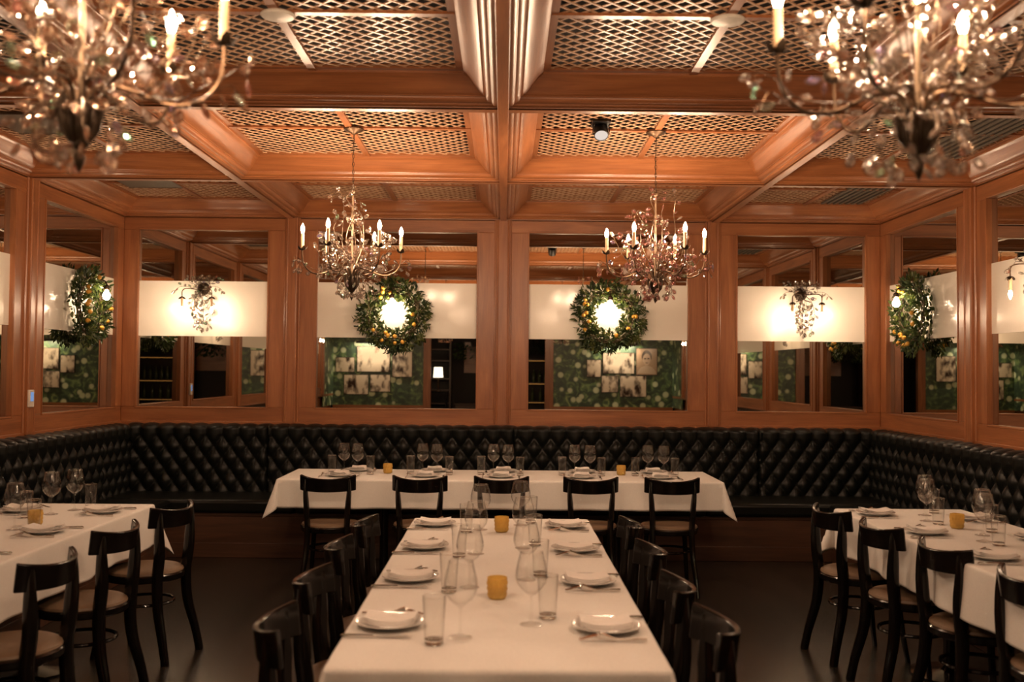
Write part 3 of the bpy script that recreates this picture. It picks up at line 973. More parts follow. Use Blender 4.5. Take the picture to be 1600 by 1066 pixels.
def make_cloth(label, x0, x1, y0, y1, o, seed, tip=None):
    rnd = random.Random(seed)
    cx, cyy = (x0 + x1) / 2, (y0 + y1) / 2
    HXc, HYc = (x1 - x0) / 2, (y1 - y0) / 2
    ph = [rnd.uniform(0, 6.28) for _ in range(8)]
    def axis(h):
        n = max(6, int(h * 2 / 0.04))
        inner = [-h + 2 * h * k / n for k in range(n + 1)]
        ov = [0.004, 0.009, 0.014, 0.02, 0.03, 0.05, 0.08, 0.11, 0.14, 0.17, 0.2, 0.23, 0.26, 0.3, 0.34]
        ov = [q for q in ov if q < o - 0.008] + [o]
        return [-h - q for q in reversed(ov)] + inner + [h + q for q in ov]
    U, V = axis(HXc), axis(HYc)
    rr = 0.012; arc = rr * PI / 2
    def hang(a):        # (outward, down) of a point a metres past the edge
        if a < arc:
            t = a / rr; return rr * math.sin(t) , rr * (1 - math.cos(t))
        return rr, rr + (a - arc)
    def pos(u, v):
        a = max(0, abs(u) - HXc); b = max(0, abs(v) - HYc)
        su = 1 if u > 0 else -1; sv = 1 if v > 0 else -1
        top = 0.0012 * math.sin(u * 5 + ph[0]) * math.sin(v * 6 + ph[1])
        if a == 0 and b == 0: return (u, v, TZ + top * 0.5)
        def wave(s, k): return (0.012 * math.sin(s * 9 + ph[k]) + 0.008 * math.sin(s * 21 + ph[k + 1]) + 0.012)
        if b == 0:
            out, dn = hang(a); q = a / o
            fade = min(1, (HYc - abs(v)) / 0.15)
            return (su * (HXc + out + fade * q * wave(v, 2 + (su > 0))), v, TZ - dn)
        if a == 0:
            out, dn = hang(b); q = b / o
            fade = min(1, (HXc - abs(u)) / 0.15)
            return (u, sv * (HYc + out + fade * q * wave(u, 4 + (sv > 0))), TZ - dn)
        r = math.hypot(a, b); th = math.atan2(b, a); m_ = min(th, PI / 2 - th) * 0.52
        out, dn = hang(r)
        g = (out + max(0, r - arc) * math.sin(m_)) ; dz = dn * math.cos(m_)
        p = (PI / 4 - th) / (PI / 4)
        pe = 0.16 * r * math.sin(PI * p)
        # the outward roll turns round the table corner
        ox = out * math.cos(th) ; oy = out * math.sin(th)
        gd = max(0, g - out) / math.sqrt(2)
        return (su * (HXc + ox + gd + pe * 0.7), sv * (HYc + oy + gd - pe * 0.7), TZ - dz)
    m = MB(); n = len(V)
    m.add([pos(u, v) for u in U for v in V], [(i * n + j, (i + 1) * n + j, (i + 1) * n + j + 1, i * n + j + 1) for i in range(len(U) - 1) for j in range(n - 1)])
    ob = m.build('tablecloth', M_CLOTH, None, angle=75)
    ob.location = (cx, cyy, 0)
    so = ob.modifiers.new('thickness', 'SOLIDIFY'); so.thickness = 0.0016; so.offset = -1
    return tag(ob, label, 'tablecloth', 'white tablecloths')

TC = (-0.445, 0.462, 2.66, 5.34)
TF = (-1.60, 1.60, 7.19, 7.93)
TL = (-2.74, -2.01, 2.9, 5.80)
TR = (1.97, 2.70, 2.9, 5.84)
make_table('long table in the middle of the floor, hidden under its white cloth', *TC)
make_cloth('white cloth on the long central table nearest the camera', *TC, 0.26, 1)
make_table('long table before the far banquette, its legs in shadow under the cloth', *TF)
make_cloth('white cloth with pointed hanging corners on the far table', *TF, 0.215, 2)
make_table('table beside the left banquette, hidden under its white cloth', *TL)
make_cloth('white cloth on the table beside the left banquette', *TL, 0.24, 3)
make_table('table beside the right banquette, hidden under its white cloth', *TR)
make_cloth('white cloth on the table beside the right banquette', *TR, 0.24, 4)

# ------------------------------------------------------------------ chairs
def make_chair(label):
    t = thing('bentwood_chair', label, 'chair')
    # curved back rail
    m = MB(); NS = 20; RR = 0.252; CH = 0.196; yc = -0.235 + RR
    amax = math.asin(CH / RR)
    vs = []
    for i in range(NS + 1):
        q = -1 + 2 * i / NS; a = q * amax
        for (dr, zt) in ((0.0, 1), (0.0, 0), (-0.020, 0), (-0.020, 1)):
            lean = 0.012 if zt else 0.0
            r = RR + dr
            z = (0.796 + 0.024 * q * q) if zt else (0.703 + 0.006 * q * q)
            vs.append((r * math.sin(a), yc - r * math.cos(a) - lean, z))
    fs = []
    for i in range(NS):
        for k in range(4):
            k2 = (k + 1) % 4
            fs.append((i * 4 + k, i * 4 + k2, (i + 1) * 4 + k2, (i + 1) * 4 + k))
    fs += [(3, 2, 1, 0), (NS * 4, NS * 4 + 1, NS * 4 + 2, NS * 4 + 3)]
    m.add(vs, fs)
    m.build('back_rail', M_BLACKWOOD, t, bevel=0.005, angle=40, fixn=True)
    # legs
    for s in (-1, 1):
        m = MB()
        pts = smooth([(s * 0.150, -0.182, 0.790), (s * 0.150, -0.180, 0.70), (s * 0.140, -0.178, 0.56), (s * 0.136, -0.165, 0.44), (s * 0.142, -0.175, 0.28), (s * 0.158, -0.215, 0.12), (s * 0.166, -0.240, 0.0)], 4)
        m.tube(pts, [0.0165 + 0.005 * math.sin(PI * min(1, i / len(pts) * 1.2)) - 0.007 * max(0, 1 - i / 6) for i in range(len(pts))], 10, flat=1.45)
        l = m.build('leg', M_BLACKWOOD, t); l['label'] = 'rear leg rising into the back post'
    for s in (-1, 1):
        m = MB()
        pts = smooth([(s * 0.135, 0.145, 0.425), (s * 0.142, 0.155, 0.30), (s * 0.155, 0.175, 0.12), (s * 0.165, 0.195, 0.0)], 4)
        m.tube(pts, [0.019 - 0.006 * i / len(pts) for i in range(len(pts))], 8)
        m.build('leg', M_BLACKWOOD, t)
    m = MB(); m.lathe([(0.165, 0.415), (0.203, 0.415), (0.209, 0.422), (0.209, 0.446), (0.203, 0.452), (0.0001, 0.452)], 36); m.build('seat_frame', M_BLACKWOOD, t)
    m = MB(); m.lathe([(0.199, 0.450), (0.202, 0.456), (0.198, 0.466), (0.184, 0.473), (0.14, 0.477), (0.0001, 0.478)], 36); m.build('seat', M_SEAT, t)
    m = MB(); m.tube([(0.150 * math.cos(a), 0.150 * math.sin(a) - 0.005, 0.29) for a in [2 * PI * k / 28 for k in range(28)]], 0.009, 8, closed=True)
    m.build('stretcher', M_BLACKWOOD, t)
    return t
chair0 = make_chair('x')
first = [True]
def chair(x, y, rz, label, group):
    if first[0]:
        first[0] = False
        chair0.location = (x, y, 0); chair0.rotation_euler = (0, 0, R(rz)); chair0['label'] = label; chair0['group'] = group
    else: dup(chair0, (x, y, 0), R(rz), label, group)
nth = ['nearest the camera', 'second from the camera', 'third from the camera', 'fourth from the camera']
far5 = ['leftmost', 'second from left', 'middle', 'second from right', 'rightmost']
for k, (x, rz) in enumerate(((-1.207, 2), (-0.557, -2), (0.006, 0), (0.627, 1), (1.20, -1))):
    chair(x, 7.12, rz, 'black wooden chair at the far table, %s of the five' % far5[k], 'chairs in front of the far table')
for k, (x, y, rz) in enumerate(((-0.71, 3.01, -86), (-0.725, 3.62, -92), (-0.735, 4.29, -88), (-0.715, 4.90, -93))):
    chair(x + 0.235, y, rz, 'black wooden chair on the left of the central table, %s' % nth[k], 'chairs left of the central table')
for k, (x, y, rz) in enumerate(((0.715, 3.0, 90), (0.69, 3.54, 88), (0.70, 4.22, 92), (0.70, 4.92, 90))):
    chair(x - 0.235, y, rz, 'black wooden chair on the right of the central table, %s' % nth[k], 'chairs right of the central table')
for k, (x, y, rz) in enumerate(((-1.69, 3.94, 84), (-1.72, 4.70, 82), (-1.70, 5.46, 76))):
    chair(x - 0.225, y, rz, 'black wooden chair with taupe seat at the left table, %s' % nth[k], 'chairs at the left table')
for k, (x, y, rz) in enumerate(((1.92, 3.74, -84), (1.88, 4.38, -82), (1.82, 4.95, -82), (1.76, 5.52, -80))):
    chair(x + 0.225, y, rz, 'black wooden chair with taupe seat at the right table, %s' % nth[k], 'chairs at the right table')

# ------------------------------------------------------------------ tableware prototypes
PROTO = {}
def proto(kind, maker):
    PROTO[kind] = [maker, None]
def put(kind, loc, rz, label, cat, group):
    mk, ob = PROTO[kind]
    if ob is None:
        ob = mk(); PROTO[kind][1] = ob
        ob.location = loc; ob.rotation_euler = (0, 0, rz)
    else:
        ob = dup(ob, loc, rz)
    tag(ob, label, cat, group)
    return ob

def mk_plate():
    m = MB(); m.lathe([(0.0001, 0.003), (0.045, 0.003), (0.050, 0.0), (0.056, 0.0), (0.060, 0.004), (0.085, 0.010), (0.106, 0.017), (0.107, 0.020), (0.104, 0.0205), (0.084, 0.0145), (0.064, 0.009), (0.0001, 0.008)], 40)
    return m.build('plate', M_CHINA)
proto('plate', mk_plate)

def mk_napkin():
    # linen folded in four layers, sagging into the plate; local y = towards the table middle
    m = MB()
    L, W = 0.165, 0.118
    def layer(z0, th, dx, dy):
        nu, nv = 14, 8
        def top(i, j):
            x = (-0.5 + i) * (W + dx); y = (-0.5 + j) * (L + dy)
            e = min(1.0, min(0.5 - abs(i - 0.5), 0.5 - abs(j - 0.5)) / 0.06)
            sag = 0.016 * (2 * abs(j - 0.5)) ** 2 + 0.003 * math.sin(7 * i) * math.cos(5 * j)
            return (x, y, z0 + sag + th * (0.35 + 0.65 * math.sqrt(max(0, e * (2 - e)))))
        def bot(i, j):
            x = (-0.5 + i) * (W + dx); y = (-0.5 + j) * (L + dy)
            sag = 0.016 * (2 * abs(j - 0.5)) ** 2 + 0.003 * math.sin(7 * i) * math.cos(5 * j)
            return (x, y, z0 + sag)
        n0 = len(m.v)
        m.grid(nu, nv, top); n1 = len(m.v)
        m.grid(nu, nv, bot)
        w_ = nv + 1
        loop = [i * w_ for i in range(nu + 1)] + [nu * w_ + j for j in range(1, nv + 1)] + [i * w_ + nv for i in range(nu - 1, -1, -1)] + [j for j in range(nv - 1, 0, -1)]
        for a, b in zip(loop, loop[1:] + loop[:1]):
            m.f.append((n0 + a, n0 + b, n1 + b, n1 + a))
    layer(0.0, 0.007, 0.0, 0.0)
    layer(0.0072, 0.008, -0.004, -0.006)
    layer(0.0154, 0.007, -0.010, -0.003)
    o = m.build('folded_napkin', M_NAPKIN, fixn=True, angle=60); o.scale = (1.0, 0.96, 0.78)
    return o
proto('napkin', mk_napkin)

def mk_knife():
    t = thing('table_knife', 'x', 'knife')
    m = MB(); m.tube([(0, -0.105, 0.005), (0, -0.098, 0.005), (0, -0.06, 0.005), (0, -0.015, 0.005), (0, -0.008, 0.005)], [0.003, 0.0065, 0.0060, 0.0048, 0.0040], 8, flat=0.7)
    m.build('handle', M_SILVER, t)
    m = MB()
    vs = []
    for y, w0_, w1_ in ((-0.010, -0.004, 0.004), (0.02, -0.009, 0.006), (0.06, -0.010, 0.006), (0.090, -0.008, 0.006), (0.105, 0.001, 0.005)):
        vs += [(w0_, y, 0.0045), (w0_, y, 0.0053), (w1_, y, 0.0062), (w1_, y, 0.0040)]
    fs = []
    for i in range(4):
        for k in range(4): fs.append((i * 4 + k, i * 4 + (k + 1) % 4, (i + 1) * 4 + (k + 1) % 4, (i + 1) * 4 + k))
    fs += [(3, 2, 1, 0), (16, 17, 18, 19)]
    m.add(vs, fs); m.build('blade', M_SILVER, t, fixn=True)
    return t
proto('knife', mk_knife)

def mk_fork():
    m = MB()
    def zf(y): return 0.004 + 0.014 * math.exp(-((y - 0.045) / 0.035) ** 2)
    ys = [-0.10 + 0.01 * k for k in range(15)]
    pts = [(0, y, zf(y)) for y in ys]
    m.tube(pts, [0.0065 if k < 4 else 0.0042 if k < 9 else 0.005 + 0.0012 * (k - 9) for k in range(15)], 8, flat=0.45)
    for q in range(4):
        x = -0.0092 + 0.0061 * q
        m.tube([(x * 0.6, 0.038, zf(0.038)), (x, 0.055, zf(0.055)), (x, 0.080, zf(0.08)), (x * 0.95, 0.098, zf(0.098))], [0.002, 0.0018, 0.0015, 0.0009], 5)
    m.tube([(-0.0095, 0.045, zf(0.045)), (0, 0.040, zf(0.04)), (0.0095, 0.045, zf(0.045))], 0.003, 6)
    return m.build('table_fork', M_SILVER)
proto('fork', mk_fork)

WINE = [(0.0001, 0.001), (0.035, 0.0015), (0.036, 0.003), (0.020, 0.006), (0.006, 0.012), (0.0040, 0.022), (0.0036, 0.060), (0.0045, 0.082), (0.012, 0.092),
        (0.030, 0.107), (0.041, 0.124), (0.0455, 0.142), (0.0445, 0.160), (0.0405, 0.180), (0.0355, 0.200), (0.0325, 0.214), (0.0318, 0.2145),
        (0.0345, 0.200), (0.0395, 0.180), (0.0434, 0.160), (0.0443, 0.142), (0.0400, 0.125), (0.029, 0.109), (0.011, 0.0955), (0.0001, 0.093)]
WINE = [(r * (1.0 if r < 0.0365 and z < 0.09 else 1.10), z * 1.05) for r, z in WINE]
def mk_wine():
    t = thing('wine_glass', 'x', 'wine glass')
    m = MB(); m.lathe(WINE[:8] + [(0.0001, 0.087)], 28); m.build('stem', M_GLASS, t)
    m = MB(); m.lathe([(0.0001, 0.088)] + WINE[8:], 32); m.build('bowl', M_GLASS, t, angle=80)
    m = MB(); m.tube([(0.0353 * math.cos(a), 0.0353 * math.sin(a), 0.2252) for a in [2 * PI * k / 32 for k in range(32)]], 0.0007, 5, closed=True)
    m.build('rim', M_BASEGLASS, t)
    return t
proto('wine', mk_wine)

def mk_tumbler():
    t = thing('water_glass', 'x', 'water glass')
    m = MB(); m.lathe([(0.0275, 0.014), (0.0335, 0.136), (0.0328, 0.1365), (0.0268, 0.016)], 28); m.build('wall', M_TUMB, t, angle=80)
    m = MB(); m.lathe([(0.0001, 0.0005), (0.025, 0.0005), (0.0273, 0.003), (0.0275, 0.014), (0.024, 0.0155), (0.0001, 0.013)], 28); m.build('base', M_BASEGLASS, t)
    m = MB(); m.tube([(0.0331 * math.cos(a), 0.0331 * math.sin(a), 0.1365) for a in [2 * PI * k / 32 for k in range(32)]], 0.0008, 5, closed=True)
    m.build('rim', M_BASEGLASS, t)
    return t
proto('tumbler', mk_tumbler)

def mk_votive():
    m = MB(); n = 64
    vs = []; rows = []
    prof_o = [(0.0001, 0.0), (0.027, 0.0), (0.030, 0.004)] + [(0.031 + 0.0035 * k / 14, 0.005 + 0.058 * k / 14) for k in range(15)] + [(0.0345, 0.067), (0.0345, 0.073), (0.031, 0.074), (0.030, 0.066), (0.028, 0.012), (0.0001, 0.010)]
    for i, (r, z) in enumerate(prof_o):
        for k in range(n):
            a = 2 * PI * k / n
            rr = r
            if 2 < i < 18:
                band = math.sin(PI * 3 * (z - 0.005) / 0.058)
                rr = r + 0.0036 * abs(band) * abs(math.cos(a * 6 + (PI / 2 if int(3 * (z - 0.005) / 0.058) % 2 else 0)))
            vs.append((rr * math.cos(a), rr * math.sin(a), z))
    fs = [(i * n + k, i * n + (k + 1) % n, (i + 1) * n + (k + 1) % n, (i + 1) * n + k) for i in range(len(prof_o) - 1) for k in range(n)]
    m.add(vs, fs)
    t = m.build('votive_holder', M_AMBER, angle=60)
    c = MB(); c.lathe([(0.0001, 0.011), (0.019, 0.011), (0.019, 0.024), (0.0001, 0.023)], 16); c.tube([(0, 0, 0.023), (0.001, 0, 0.031)], 0.0008, 4)
    c.build('tealight', M_OFFWHITE, t)
    return t
proto('votive', mk_votive)

TT = TZ + 0.0015
rs = random.Random(99)
def setting(px, py, ang, where, grp, wine=None, tumbler=None, knife=True, fork=True, glasses=True):
    """ang: direction (deg) the diner looks; wine / tumbler are world positions."""
    a = R(ang); f = Vector((math.cos(a), math.sin(a), 0)); r = Vector((f.y, -f.x, 0))
    rz = a - PI / 2
    P = Vector((px, py, TT))
    put('plate', P, rs.uniform(0, 6), 'white plate %s' % where, 'plate', 'plates ' + grp)
    put('napkin', P + Vector((0, 0, 0.0105)) + f * 0.004, rz + R(rs.uniform(-5, 5)), 'folded white napkin %s' % where, 'napkin', 'napkins ' + grp)
    if knife: put('knife', P + r * 0.137 - f * 0.025, rz + R(rs.uniform(-2, 2)), 'silver knife %s' % where, 'knife', 'knives ' + grp)
    if fork: put('fork', P - r * 0.132 - f * 0.005, rz + R(rs.uniform(-3, 3)), 'silver fork %s' % where, 'fork', 'forks ' + grp)
    if glasses:
        if wine: put('wine', (wine[0], wine[1], TT), rs.uniform(0, 6), 'stemmed wine glass %s' % where, 'wine glass', 'wine glasses ' + grp)
        if tumbler: put('tumbler', (tumbler[0], tumbler[1], TT), rs.uniform(0, 6), 'straight water glass %s' % where, 'water glass', 'water glasses ' + grp)

# central table: four settings down each side
g = 'on the central table'
for k, y in enumerate((3.09, 3.765, 4.43, 5.08)):
    setting(-0.327, y, 0, 'on the left side of the central table, %s' % nth[k], g, (-0.105 + 0.004 * k, y - 0.135), (-0.178 + 0.006 * k, y - 0.20))
for k, y in enumerate((3.06, 3.72, 4.39, 5.05)):
    setting(0.336, y, 180, 'on the right side of the central table, %s' % nth[k], g, (0.108, y + 0.05), (0.163, y + 0.135))
put('votive', (0.0, 3.47, TT), 0.2, 'amber glass votive on the central table, the nearer one', 'votive', 'amber votives')
put('votive', (0.012, 4.90, TT), 0.0, 'amber glass votive on the central table, the farther one', 'votive', 'amber votives')

# far table: five pairs of settings facing one another
g = 'on the far table'
for k, (xc, xf) in enumerate(((-1.130, -1.19), (-0.535, -0.56), (0.0, 0.0), (0.615, 0.60), (1.17, 1.185))):
    setting(xf, 7.385, 90, 'on the chair side of the far table, %s' % far5[k], g, (xc + 0.045 + 0.005 * k, 7.575), (xc + 0.145, 7.545))
    setting(xc + 0.02, 7.775, -90, 'on the banquette side of the far table, %s' % far5[k], g, (xc - 0.065 + 0.004 * k, 7.62), (xc - 0.15, 7.58), knife=k % 2 == 0)
put('votive', (-0.862, 7.62, TT), 0.5, 'amber glass votive on the far table, left of the middle', 'votive', 'amber votives')
put('votive', (0.918, 7.62, TT), 0.9, 'amber glass votive on the far table, right of the middle', 'votive', 'amber votives')

# left table
g = 'on the left table'
for k, (x, y) in enumerate(((-2.15, 5.44), (-2.16, 4.77), (-2.17, 4.08))):
    nm = ['farthest from the camera', 'middle one', 'nearest the picture edge'][k]
    setting(x, y, 180, 'on the chair side of the left table, %s' % nm, g, (-2.335, y + 0.07), (-2.28, y + 0.15))
for k, y in enumerate((5.46, 4.80)):
    nm = ['farthest from the camera', 'nearest the picture edge'][k]
    setting(-2.60, y, 0, 'on the banquette side of the left table, %s' % nm, g, (-2.43, y - 0.13) if k else (-2.39, y - 0.11), (-2.47, y - 0.22) if k else (-2.47, y - 0.22))
put('votive', (-2.31, 5.00, TT), 0.5, 'amber glass votive on the left table', 'votive', 'amber votives')

# right table
g = 'on the right table'
for k, (x, y) in enumerate(((2.10, 5.58), (2.11, 4.94), (2.12, 4.28))):
    nm = ['farthest from the camera', 'middle one', 'nearest the picture edge'][k]
    setting(x, y, 0, 'on the chair side of the right table, %s' % nm, g, (2.29, y - 0.235), (2.31 + 0.0 * k, y - 0.33))
for k, y in enumerate((5.42, 4.75)):
    nm = ['farthest from the camera', 'nearest the picture edge'][k]
    setting(2.57, y, 180, 'on the banquette side of the right table, %s' % nm, g, (2.37, y + 0.14), (2.47, y + 0.25))
put('votive', (2.35, 5.12, TT), 0.9, 'amber glass votive on the right table', 'votive', 'amber votives')

# ------------------------------------------------------------------ ceiling fittings
def cover(label, x, y):
    m = MB(); m.lathe([(0.0001, 0.0), (0.070, 0.0), (0.073, -0.006), (0.066, -0.013), (0.03, -0.019), (0.0001, -0.020)], 32)
    o = m.build('ceiling_cover', M_OFFWHITE, fixn=True); o.location = (x, y, ZL - 0.012)
    tag(o, label, 'ceiling cover', 'round ceiling covers')
cover('round off-white cover plate on the ceiling lattice, top left of the central beam', -CHX, 4.14)
cover('round off-white cover plate on the ceiling lattice, top right of the central beam', CHX, 4.14)

t = thing('ceiling_spotlight', 'small black ceiling spotlight on the lattice right of the central beam', 'spotlight', (0.585, 5.93, ZL))
m = MB(); m.box(-0.055, 0.055, -0.075, 0.075, -0.018, 0.0); m.build('mounting_box', M_BLACKMETAL, t, bevel=0.003)
Mt = Matrix.Translation((0, -0.01, -0.062)) @ Matrix.Rotation(R(-36), 4, 'X')
m = MB(); m.lathe([(0.0001, 0.045), (0.036, 0.045), (0.043, 0.035), (0.043, -0.035), (0.039, -0.036), (0.039, -0.028), (0.0001, -0.028)], 24, Mt)
m.build('lamp_head', M_BLACKMETAL, t, fixn=True)
m = MB(); m.lathe([(0.0001, -0.0285), (0.0385, -0.0285), (0.0385, -0.031), (0.0001, -0.0325)], 24, Mt); m.build('lens', M_LENS, t)
m = MB()
for s in (-1, 1): m.box(s * 0.048 - 0.003, s * 0.048 + 0.003, -0.02, 0.0, -0.075, -0.015)
m.build('bracket', M_BLACKMETAL, t)

# air vents in the side coffers
vent0 = None
for y, t in ((7.93, 'in the coffer at the far left corner'), (6.07, 'behind the top left chandelier'), (4.10, 'in the coffer at the left edge')):
    if vent0 is None:
        m = MB(); m.box(-0.22, 0.22, -0.24, 0.24, -0.014, 0.0)
        for s in (-1, 1):
            for k in range(40):
                m.box(-0.215 + 0.011 * k, -0.210 + 0.011 * k, s * 0.24 - 0.004, s * 0.24 + 0.004, -0.020, -0.012)
        vent0 = m.build('air_vent', M_GREYVENT, smooth=False); o = vent0
    else: o = dup(vent0)
    o.location = (-2.86, y, ZL - 0.001)
    tag(o, 'flat grey air vent on the ceiling lattice, ' + t, 'air vent', 'grey ceiling vents')
slot0 = None
for y, t in ((8.0, 'in the coffer at the far right corner'), (6.12, 'behind the top right chandelier'), (4.14, 'in the coffer at the right edge')):
    if slot0 is None:
        slot0 = thing('slot_vent', '', 'air vent')
        m = MB(); m.box(-0.17, 0.17, -0.66, 0.66, -0.004, 0.0); m.build('backing', M_BLACKMETAL, slot0)
        for k in range(7):
            m = MB(); x = -0.16 + 0.053 * k; m.box(x - 0.011, x + 0.011, -0.66, 0.66, -0.016, -0.003)
            m.build('slat', M_GREYVENT, slot0)
        o = slot0
    else: o = dup(slot0)
    o.location = (2.95, y, ZL - 0.001)
    tag(o, 'slotted grey air vent on the ceiling, ' + t, 'air vent', 'slotted ceiling vents')

# thermostat on the left wall post
t = thing('thermostat', 'small white thermostat with a blue screen on the left wall post', 'thermostat', (-HX + 0.030, 7.125, 1.325))
m = MB(); m.box(0, 0.018, -0.036, 0.036, -0.062, 0.062); m.build('housing', M_OFFWHITE, t, bevel=0.004)
m = MB(); m.box(0.018, 0.0195, -0.022, 0.022, -0.020, 0.045); m.build('screen', M_LCD, t)

# ------------------------------------------------------------------ back wall seen in the mirrors
def photo(x0, x1, z0, z1, seed, label, portrait=False):
    t = thing('framed_photo', label, 'photograph', ((x0 + x1) / 2, YB - 0.02, (z0 + z1) / 2), 0, 'sepia photographs on the green wallpaper')
    hx, hz = (x1 - x0) / 2, (z1 - z0) / 2
    m = MB(); m.box(-hx, hx, 0, 0.020, -hz, hz); m.build('frame', M_FRAME, t, bevel=0.002)
    m = MB(); m.box(-hx + 0.012, hx - 0.012, 0.019, 0.022, -hz + 0.012, hz - 0.012)
    if not portrait:
        m.build('print', sepia('sepia_print_%d' % seed, seed), t)
    else:
        skin = plain('sepia_light', (0.62, 0.45, 0.32), 0.2); bgm = plain('sepia_background', (0.50, 0.34, 0.22), 0.2)
        dark = plain('sepia_dark', (0.05, 0.03, 0.02), 0.2); coat = plain('sepia_coat', (0.66, 0.50, 0.36), 0.2)
        p = m.build('print', bgm, t)
        def el(name, cx, cz, rx, rz_, mat, d, a0=0, a1=2 * PI):
            mm = MB(); n = 28
            mm.add([(cx + rx * math.cos(a0 + (a1 - a0) * k / n), 0.022 + d, cz + rz_ * math.sin(a0 + (a1 - a0) * k / n)) for k in range(n)], [tuple(range(n))])
            mm.build(name, mat, p, smooth=False)
        el('coat', 0, -hz * 0.92, hx * 0.85, hz * 0.62, coat, 0.0004, 0, PI)
        el('hair', 0, hz * 0.38, hx * 0.46, hz * 0.46, dark, 0.0008)
        el('face', 0, hz * 0.16, hx * 0.37, hz * 0.44, skin, 0.0012)
        for s in (-1, 1):
            el('eye_shadow', s * hx * 0.15, hz * 0.22, hx * 0.11, hz * 0.05, dark, 0.0016)
        el('mouth', 0, -hz * 0.09, hx * 0.12, hz * 0.025, dark, 0.0016)
def px2(x, y):      # mirror-image pixel -> place on the back wall
    d = 2 * (YF + 0.036) - YB
    yy = y - 0.0088 * (x - 788)
    return (x - 788) * d / 1555.6 + CAMX, 1.55 + (580 - yy) * d / 1555.6
def ph(xa, xb, ya, yb, seed, label, portrait=False):
    x0, z1 = px2(xa, ya); x1, z0 = px2(xb, yb)
    photo(x0, x1, z0, z1, seed, label, portrait)
ph(525, 555, 558, 582, 1, 'small sepia photo at the far left of the picture group seen in the left mirror')
ph(558, 610, 541, 582, 2, 'wide bright sepia photo under the black picture light seen in the left mirror')
ph(613, 645, 549, 590, 3, 'upright sepia photo at the right of the group seen in the left mirror')
ph(538, 577, 585, 617, 4, 'sepia crowd photo in the lower row, left one, seen in the left mirror')
ph(579, 611, 585, 613, 5, 'sepia photo in the lower row, right one, seen in the left mirror')
ph(917, 940, 562, 590, 6, 'small sepia photo at the left of the group seen in the right mirror')
ph(942, 992, 551, 585, 7, 'wide sepia photo under the picture light seen in the right mirror')
ph(994, 1028, 544, 587, 8, 'sepia head and shoulders portrait seen in the right mirror', True)
ph(940, 967, 587, 614, 9, 'sepia photo in the lower row, left one, seen in the right mirror')
ph(969, 1011, 587, 621, 10, 'sepia photo in the lower row, right one, seen in the right mirror')
for (xa, xb, yv), lb in (((558, 610, 536.5), 'black picture light over the photos seen in the left mirror'), ((944, 994, 541), 'black picture light over the photos seen in the right mirror')):
    x0, z = px2(xa, yv); x1, _ = px2(xb, yv)
    t = thing('picture_light', lb, 'picture light', ((x0 + x1) / 2, YB - 0.02, z), 0, 'picture lights on the wallpaper')
    hx = (x1 - x0) / 2
    m = MB(); m.box(-hx, hx, 0.10, 0.15, -0.002, 0.045); m.build('lamp_bar', M_BLACKMETAL, t)
    m = MB(); m.tube([(0, 0, 0.02), (0, 0.12, 0.03)], 0.008, 8); m.build('arm', M_BLACKMETAL, t)
    d = bpy.data.lights.new('picture_lamp', 'AREA'); d.shape = 'RECTANGLE'; d.size = 2 * hx * 0.9; d.size_y = 0.04; d.energy = P_PICTURE; d.color = (1, 0.82, 0.62)
    o = link('picture_lamp', d, t); o.location = (0, 0.125, -0.006); o.rotation_euler = (R(-25), 0, 0)

# the bar room behind the opening
def shelf_unit(label, x0, x1, y, zs, lit):
    t = thing('shelf_unit', label, 'shelves', ((x0 + x1) / 2, y, 0), 0, 'shelves in the bar')
    hx = (x1 - x0) / 2
    for s in (-1, 1):
        m = MB(); m.box(s * hx - 0.02, s * hx + 0.02, -0.15, 0.15, 0, 2.2); m.build('side_panel', M_BASEW, t)
    m = MB(); m.box(-hx, hx, -0.15, -0.13, 0, 2.2); m.build('back_panel', M_DARKWALL, t)
    for z in zs:
        m = MB(); m.box(-hx + 0.02, hx - 0.02, -0.13, 0.15, z, z + 0.03); sh = m.build('shelf', M_BASEW, t)
        if lit:
            m = MB(); m.box(-hx + 0.03, hx - 0.03, 0.02, 0.04, z - 0.012, z - 0.002); m.build('light_strip', M_LED, sh)
    return t
shelf_unit('dark bar shelves with warm light strips seen in the leftmost far mirror', 0.15, 1.35, -4.6, (0.85, 1.27, 1.79), True)
shelf_unit('narrow dark shelves with bowls seen beside the lamp in the left mirror', -1.65, -1.18, -4.4, (0.8, 1.1, 1.35, 1.75, 2.0), False)
bm_ = MB(); bm_.lathe([(0.0001, 0), (0.036, 0), (0.037, 0.01), (0.037, 0.17), (0.030, 0.20), (0.014, 0.225), (0.013, 0.29), (0.0001, 0.29)], 16)
M_BOT = plain('bottle_glass', (0.10, 0.13, 0.05), 0.1, coat=0.5)
b0 = None
for z, n in ((1.30, 8), (0.88, 6)):
    for k in range(n):
        if b0 is None: b0 = bm_.build('bottle', M_BOT); o = b0
        else: o = dup(b0)
        o.location = (0.30 + 0.9 * k / (n - 1), -4.55, z + 0.001)
        tag(o, '%s dark bottle from the left on the %s lit shelf of the bar' % (['first', 'second', 'third', 'fourth', 'fifth', 'sixth', 'seventh', 'eighth'][k], 'middle' if z > 1 else 'bottom'), 'bottle', 'bottles on the %s bar shelf' % ('middle' if z > 1 else 'bottom'))
t = thing('sideboard', 'low wooden sideboard in the bar seen in the left mirror', 'sideboard', (-0.45, -4.2, 0))
m = MB(); m.box(-0.6, 0.6, -0.22, 0.22, 0.0, 0.80); m.build('body', M_BASEW, t, bevel=0.004)
m = MB(); m.box(-0.63, 0.63, -0.25, 0.25, 0.80, 0.83); m.build('top', M_BASEW, t, bevel=0.004)
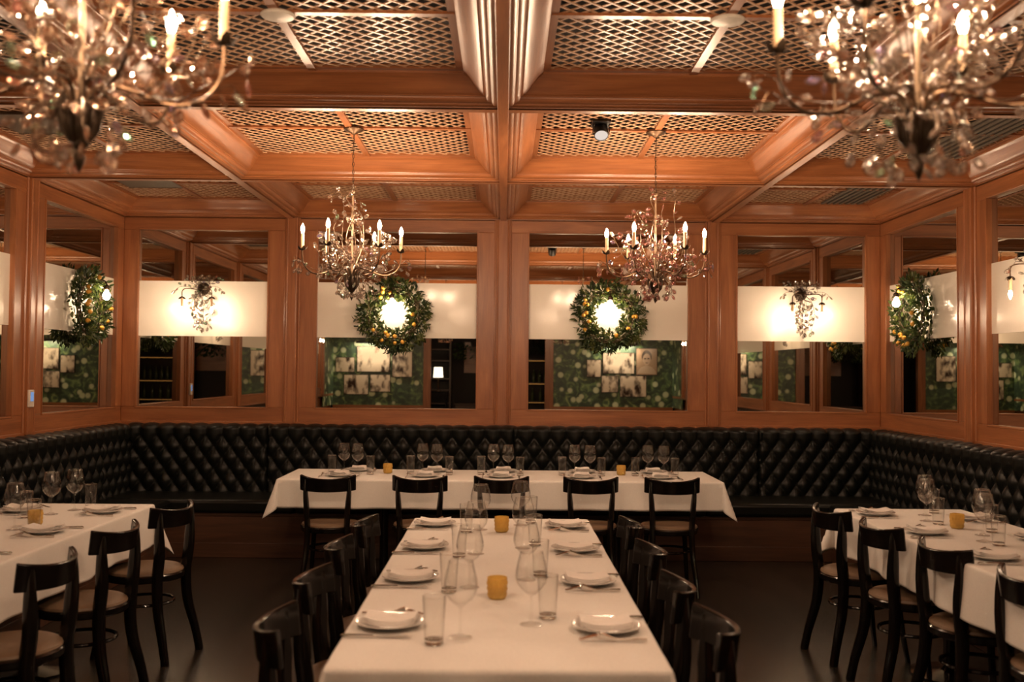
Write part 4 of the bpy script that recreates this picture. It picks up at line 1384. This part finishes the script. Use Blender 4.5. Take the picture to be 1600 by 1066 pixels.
m = MB(); m.box(-0.55, 0.6, -0.02, 0.02, -0.35, 0.35); o = m.build('wood_wall_panel', M_WX); o.location = (-0.35, -4.95, 1.85)
tag(o, 'brown wood panel on the bar wall above the sideboard', 'wall panel')
t = thing('table_lamp', 'small lit table lamp with a pale shade seen in the left mirror', 'lamp', (-1.40, -3.6, 0.0))
m = MB(); m.lathe([(0.0001, 1.10), (0.09, 1.10), (0.09, 1.115), (0.015, 1.13), (0.012, 1.42), (0.0001, 1.42)], 20); m.build('base', M_BRONZE, t)
m = MB(); m.lathe([(0.105, 1.40), (0.088, 1.62)], 24); m.build('lamp_shade', M_SHADE, t)
o = link('console_table', None); o.location = (-1.42, -3.6, 0); tag(o, 'dark console table under the lit lamp in the bar', 'table')
m = MB(); m.box(-0.24, 0.24, -0.18, 0.18, 1.06, 1.10); m.build('top', M_BLACKWOOD, o)
for sx in (-1, 1):
    for sy in (-1, 1):
        m = MB(); m.box(sx * 0.2 - 0.02, sx * 0.2 + 0.02, sy * 0.14 - 0.02, sy * 0.14 + 0.02, 0, 1.06); m.build('leg', M_BLACKWOOD, o)

def plant(label, loc, seed, n=160, R0=0.3, H=0.35):
    rnd = random.Random(seed); m = MB()
    for k in range(n):
        a = rnd.uniform(0, 2 * PI); r = R0 * math.sqrt(rnd.random()); z = rnd.uniform(-H, 0.05)
        p = Vector((r * math.cos(a), r * 0.6 * math.sin(a), z))
        d = Vector((math.cos(a), math.sin(a), -0.6)).normalized(); s = d.orthogonal().normalized()
        m.add([p - s * 0.014, p + s * 0.014, p + d * 0.05 + s * 0.016, p + d * 0.09, p + d * 0.05 - s * 0.016], [(0, 1, 2, 3, 4)])
    o = link('hanging_plant', None); o.location = loc; tag(o, label, 'plant', 'trailing plants in the bar')
    m.build('foliage', M_LEAF, o)
    m = MB(); m.lathe([(0.0001, -0.05), (0.10, -0.05), (0.13, 0.07), (0.12, 0.07), (0.0001, 0.05)], 20); m.build('pot', M_DKBRONZE, o)
    m = MB(); m.tube([(0.0, 0.0, 0.07), (0, 0, 3.40 - loc[2])], 0.004, 5); m.build('hanger', M_BLACKMETAL, o)
plant('trailing green plant over the lit bar shelves', (0.75, -4.2, 2.18), 1, 260, 0.55, 0.22)
plant('trailing green plant in the dark part of the bar', (-0.60, -3.9, 2.12), 2, 240, 0.45, 0.30)
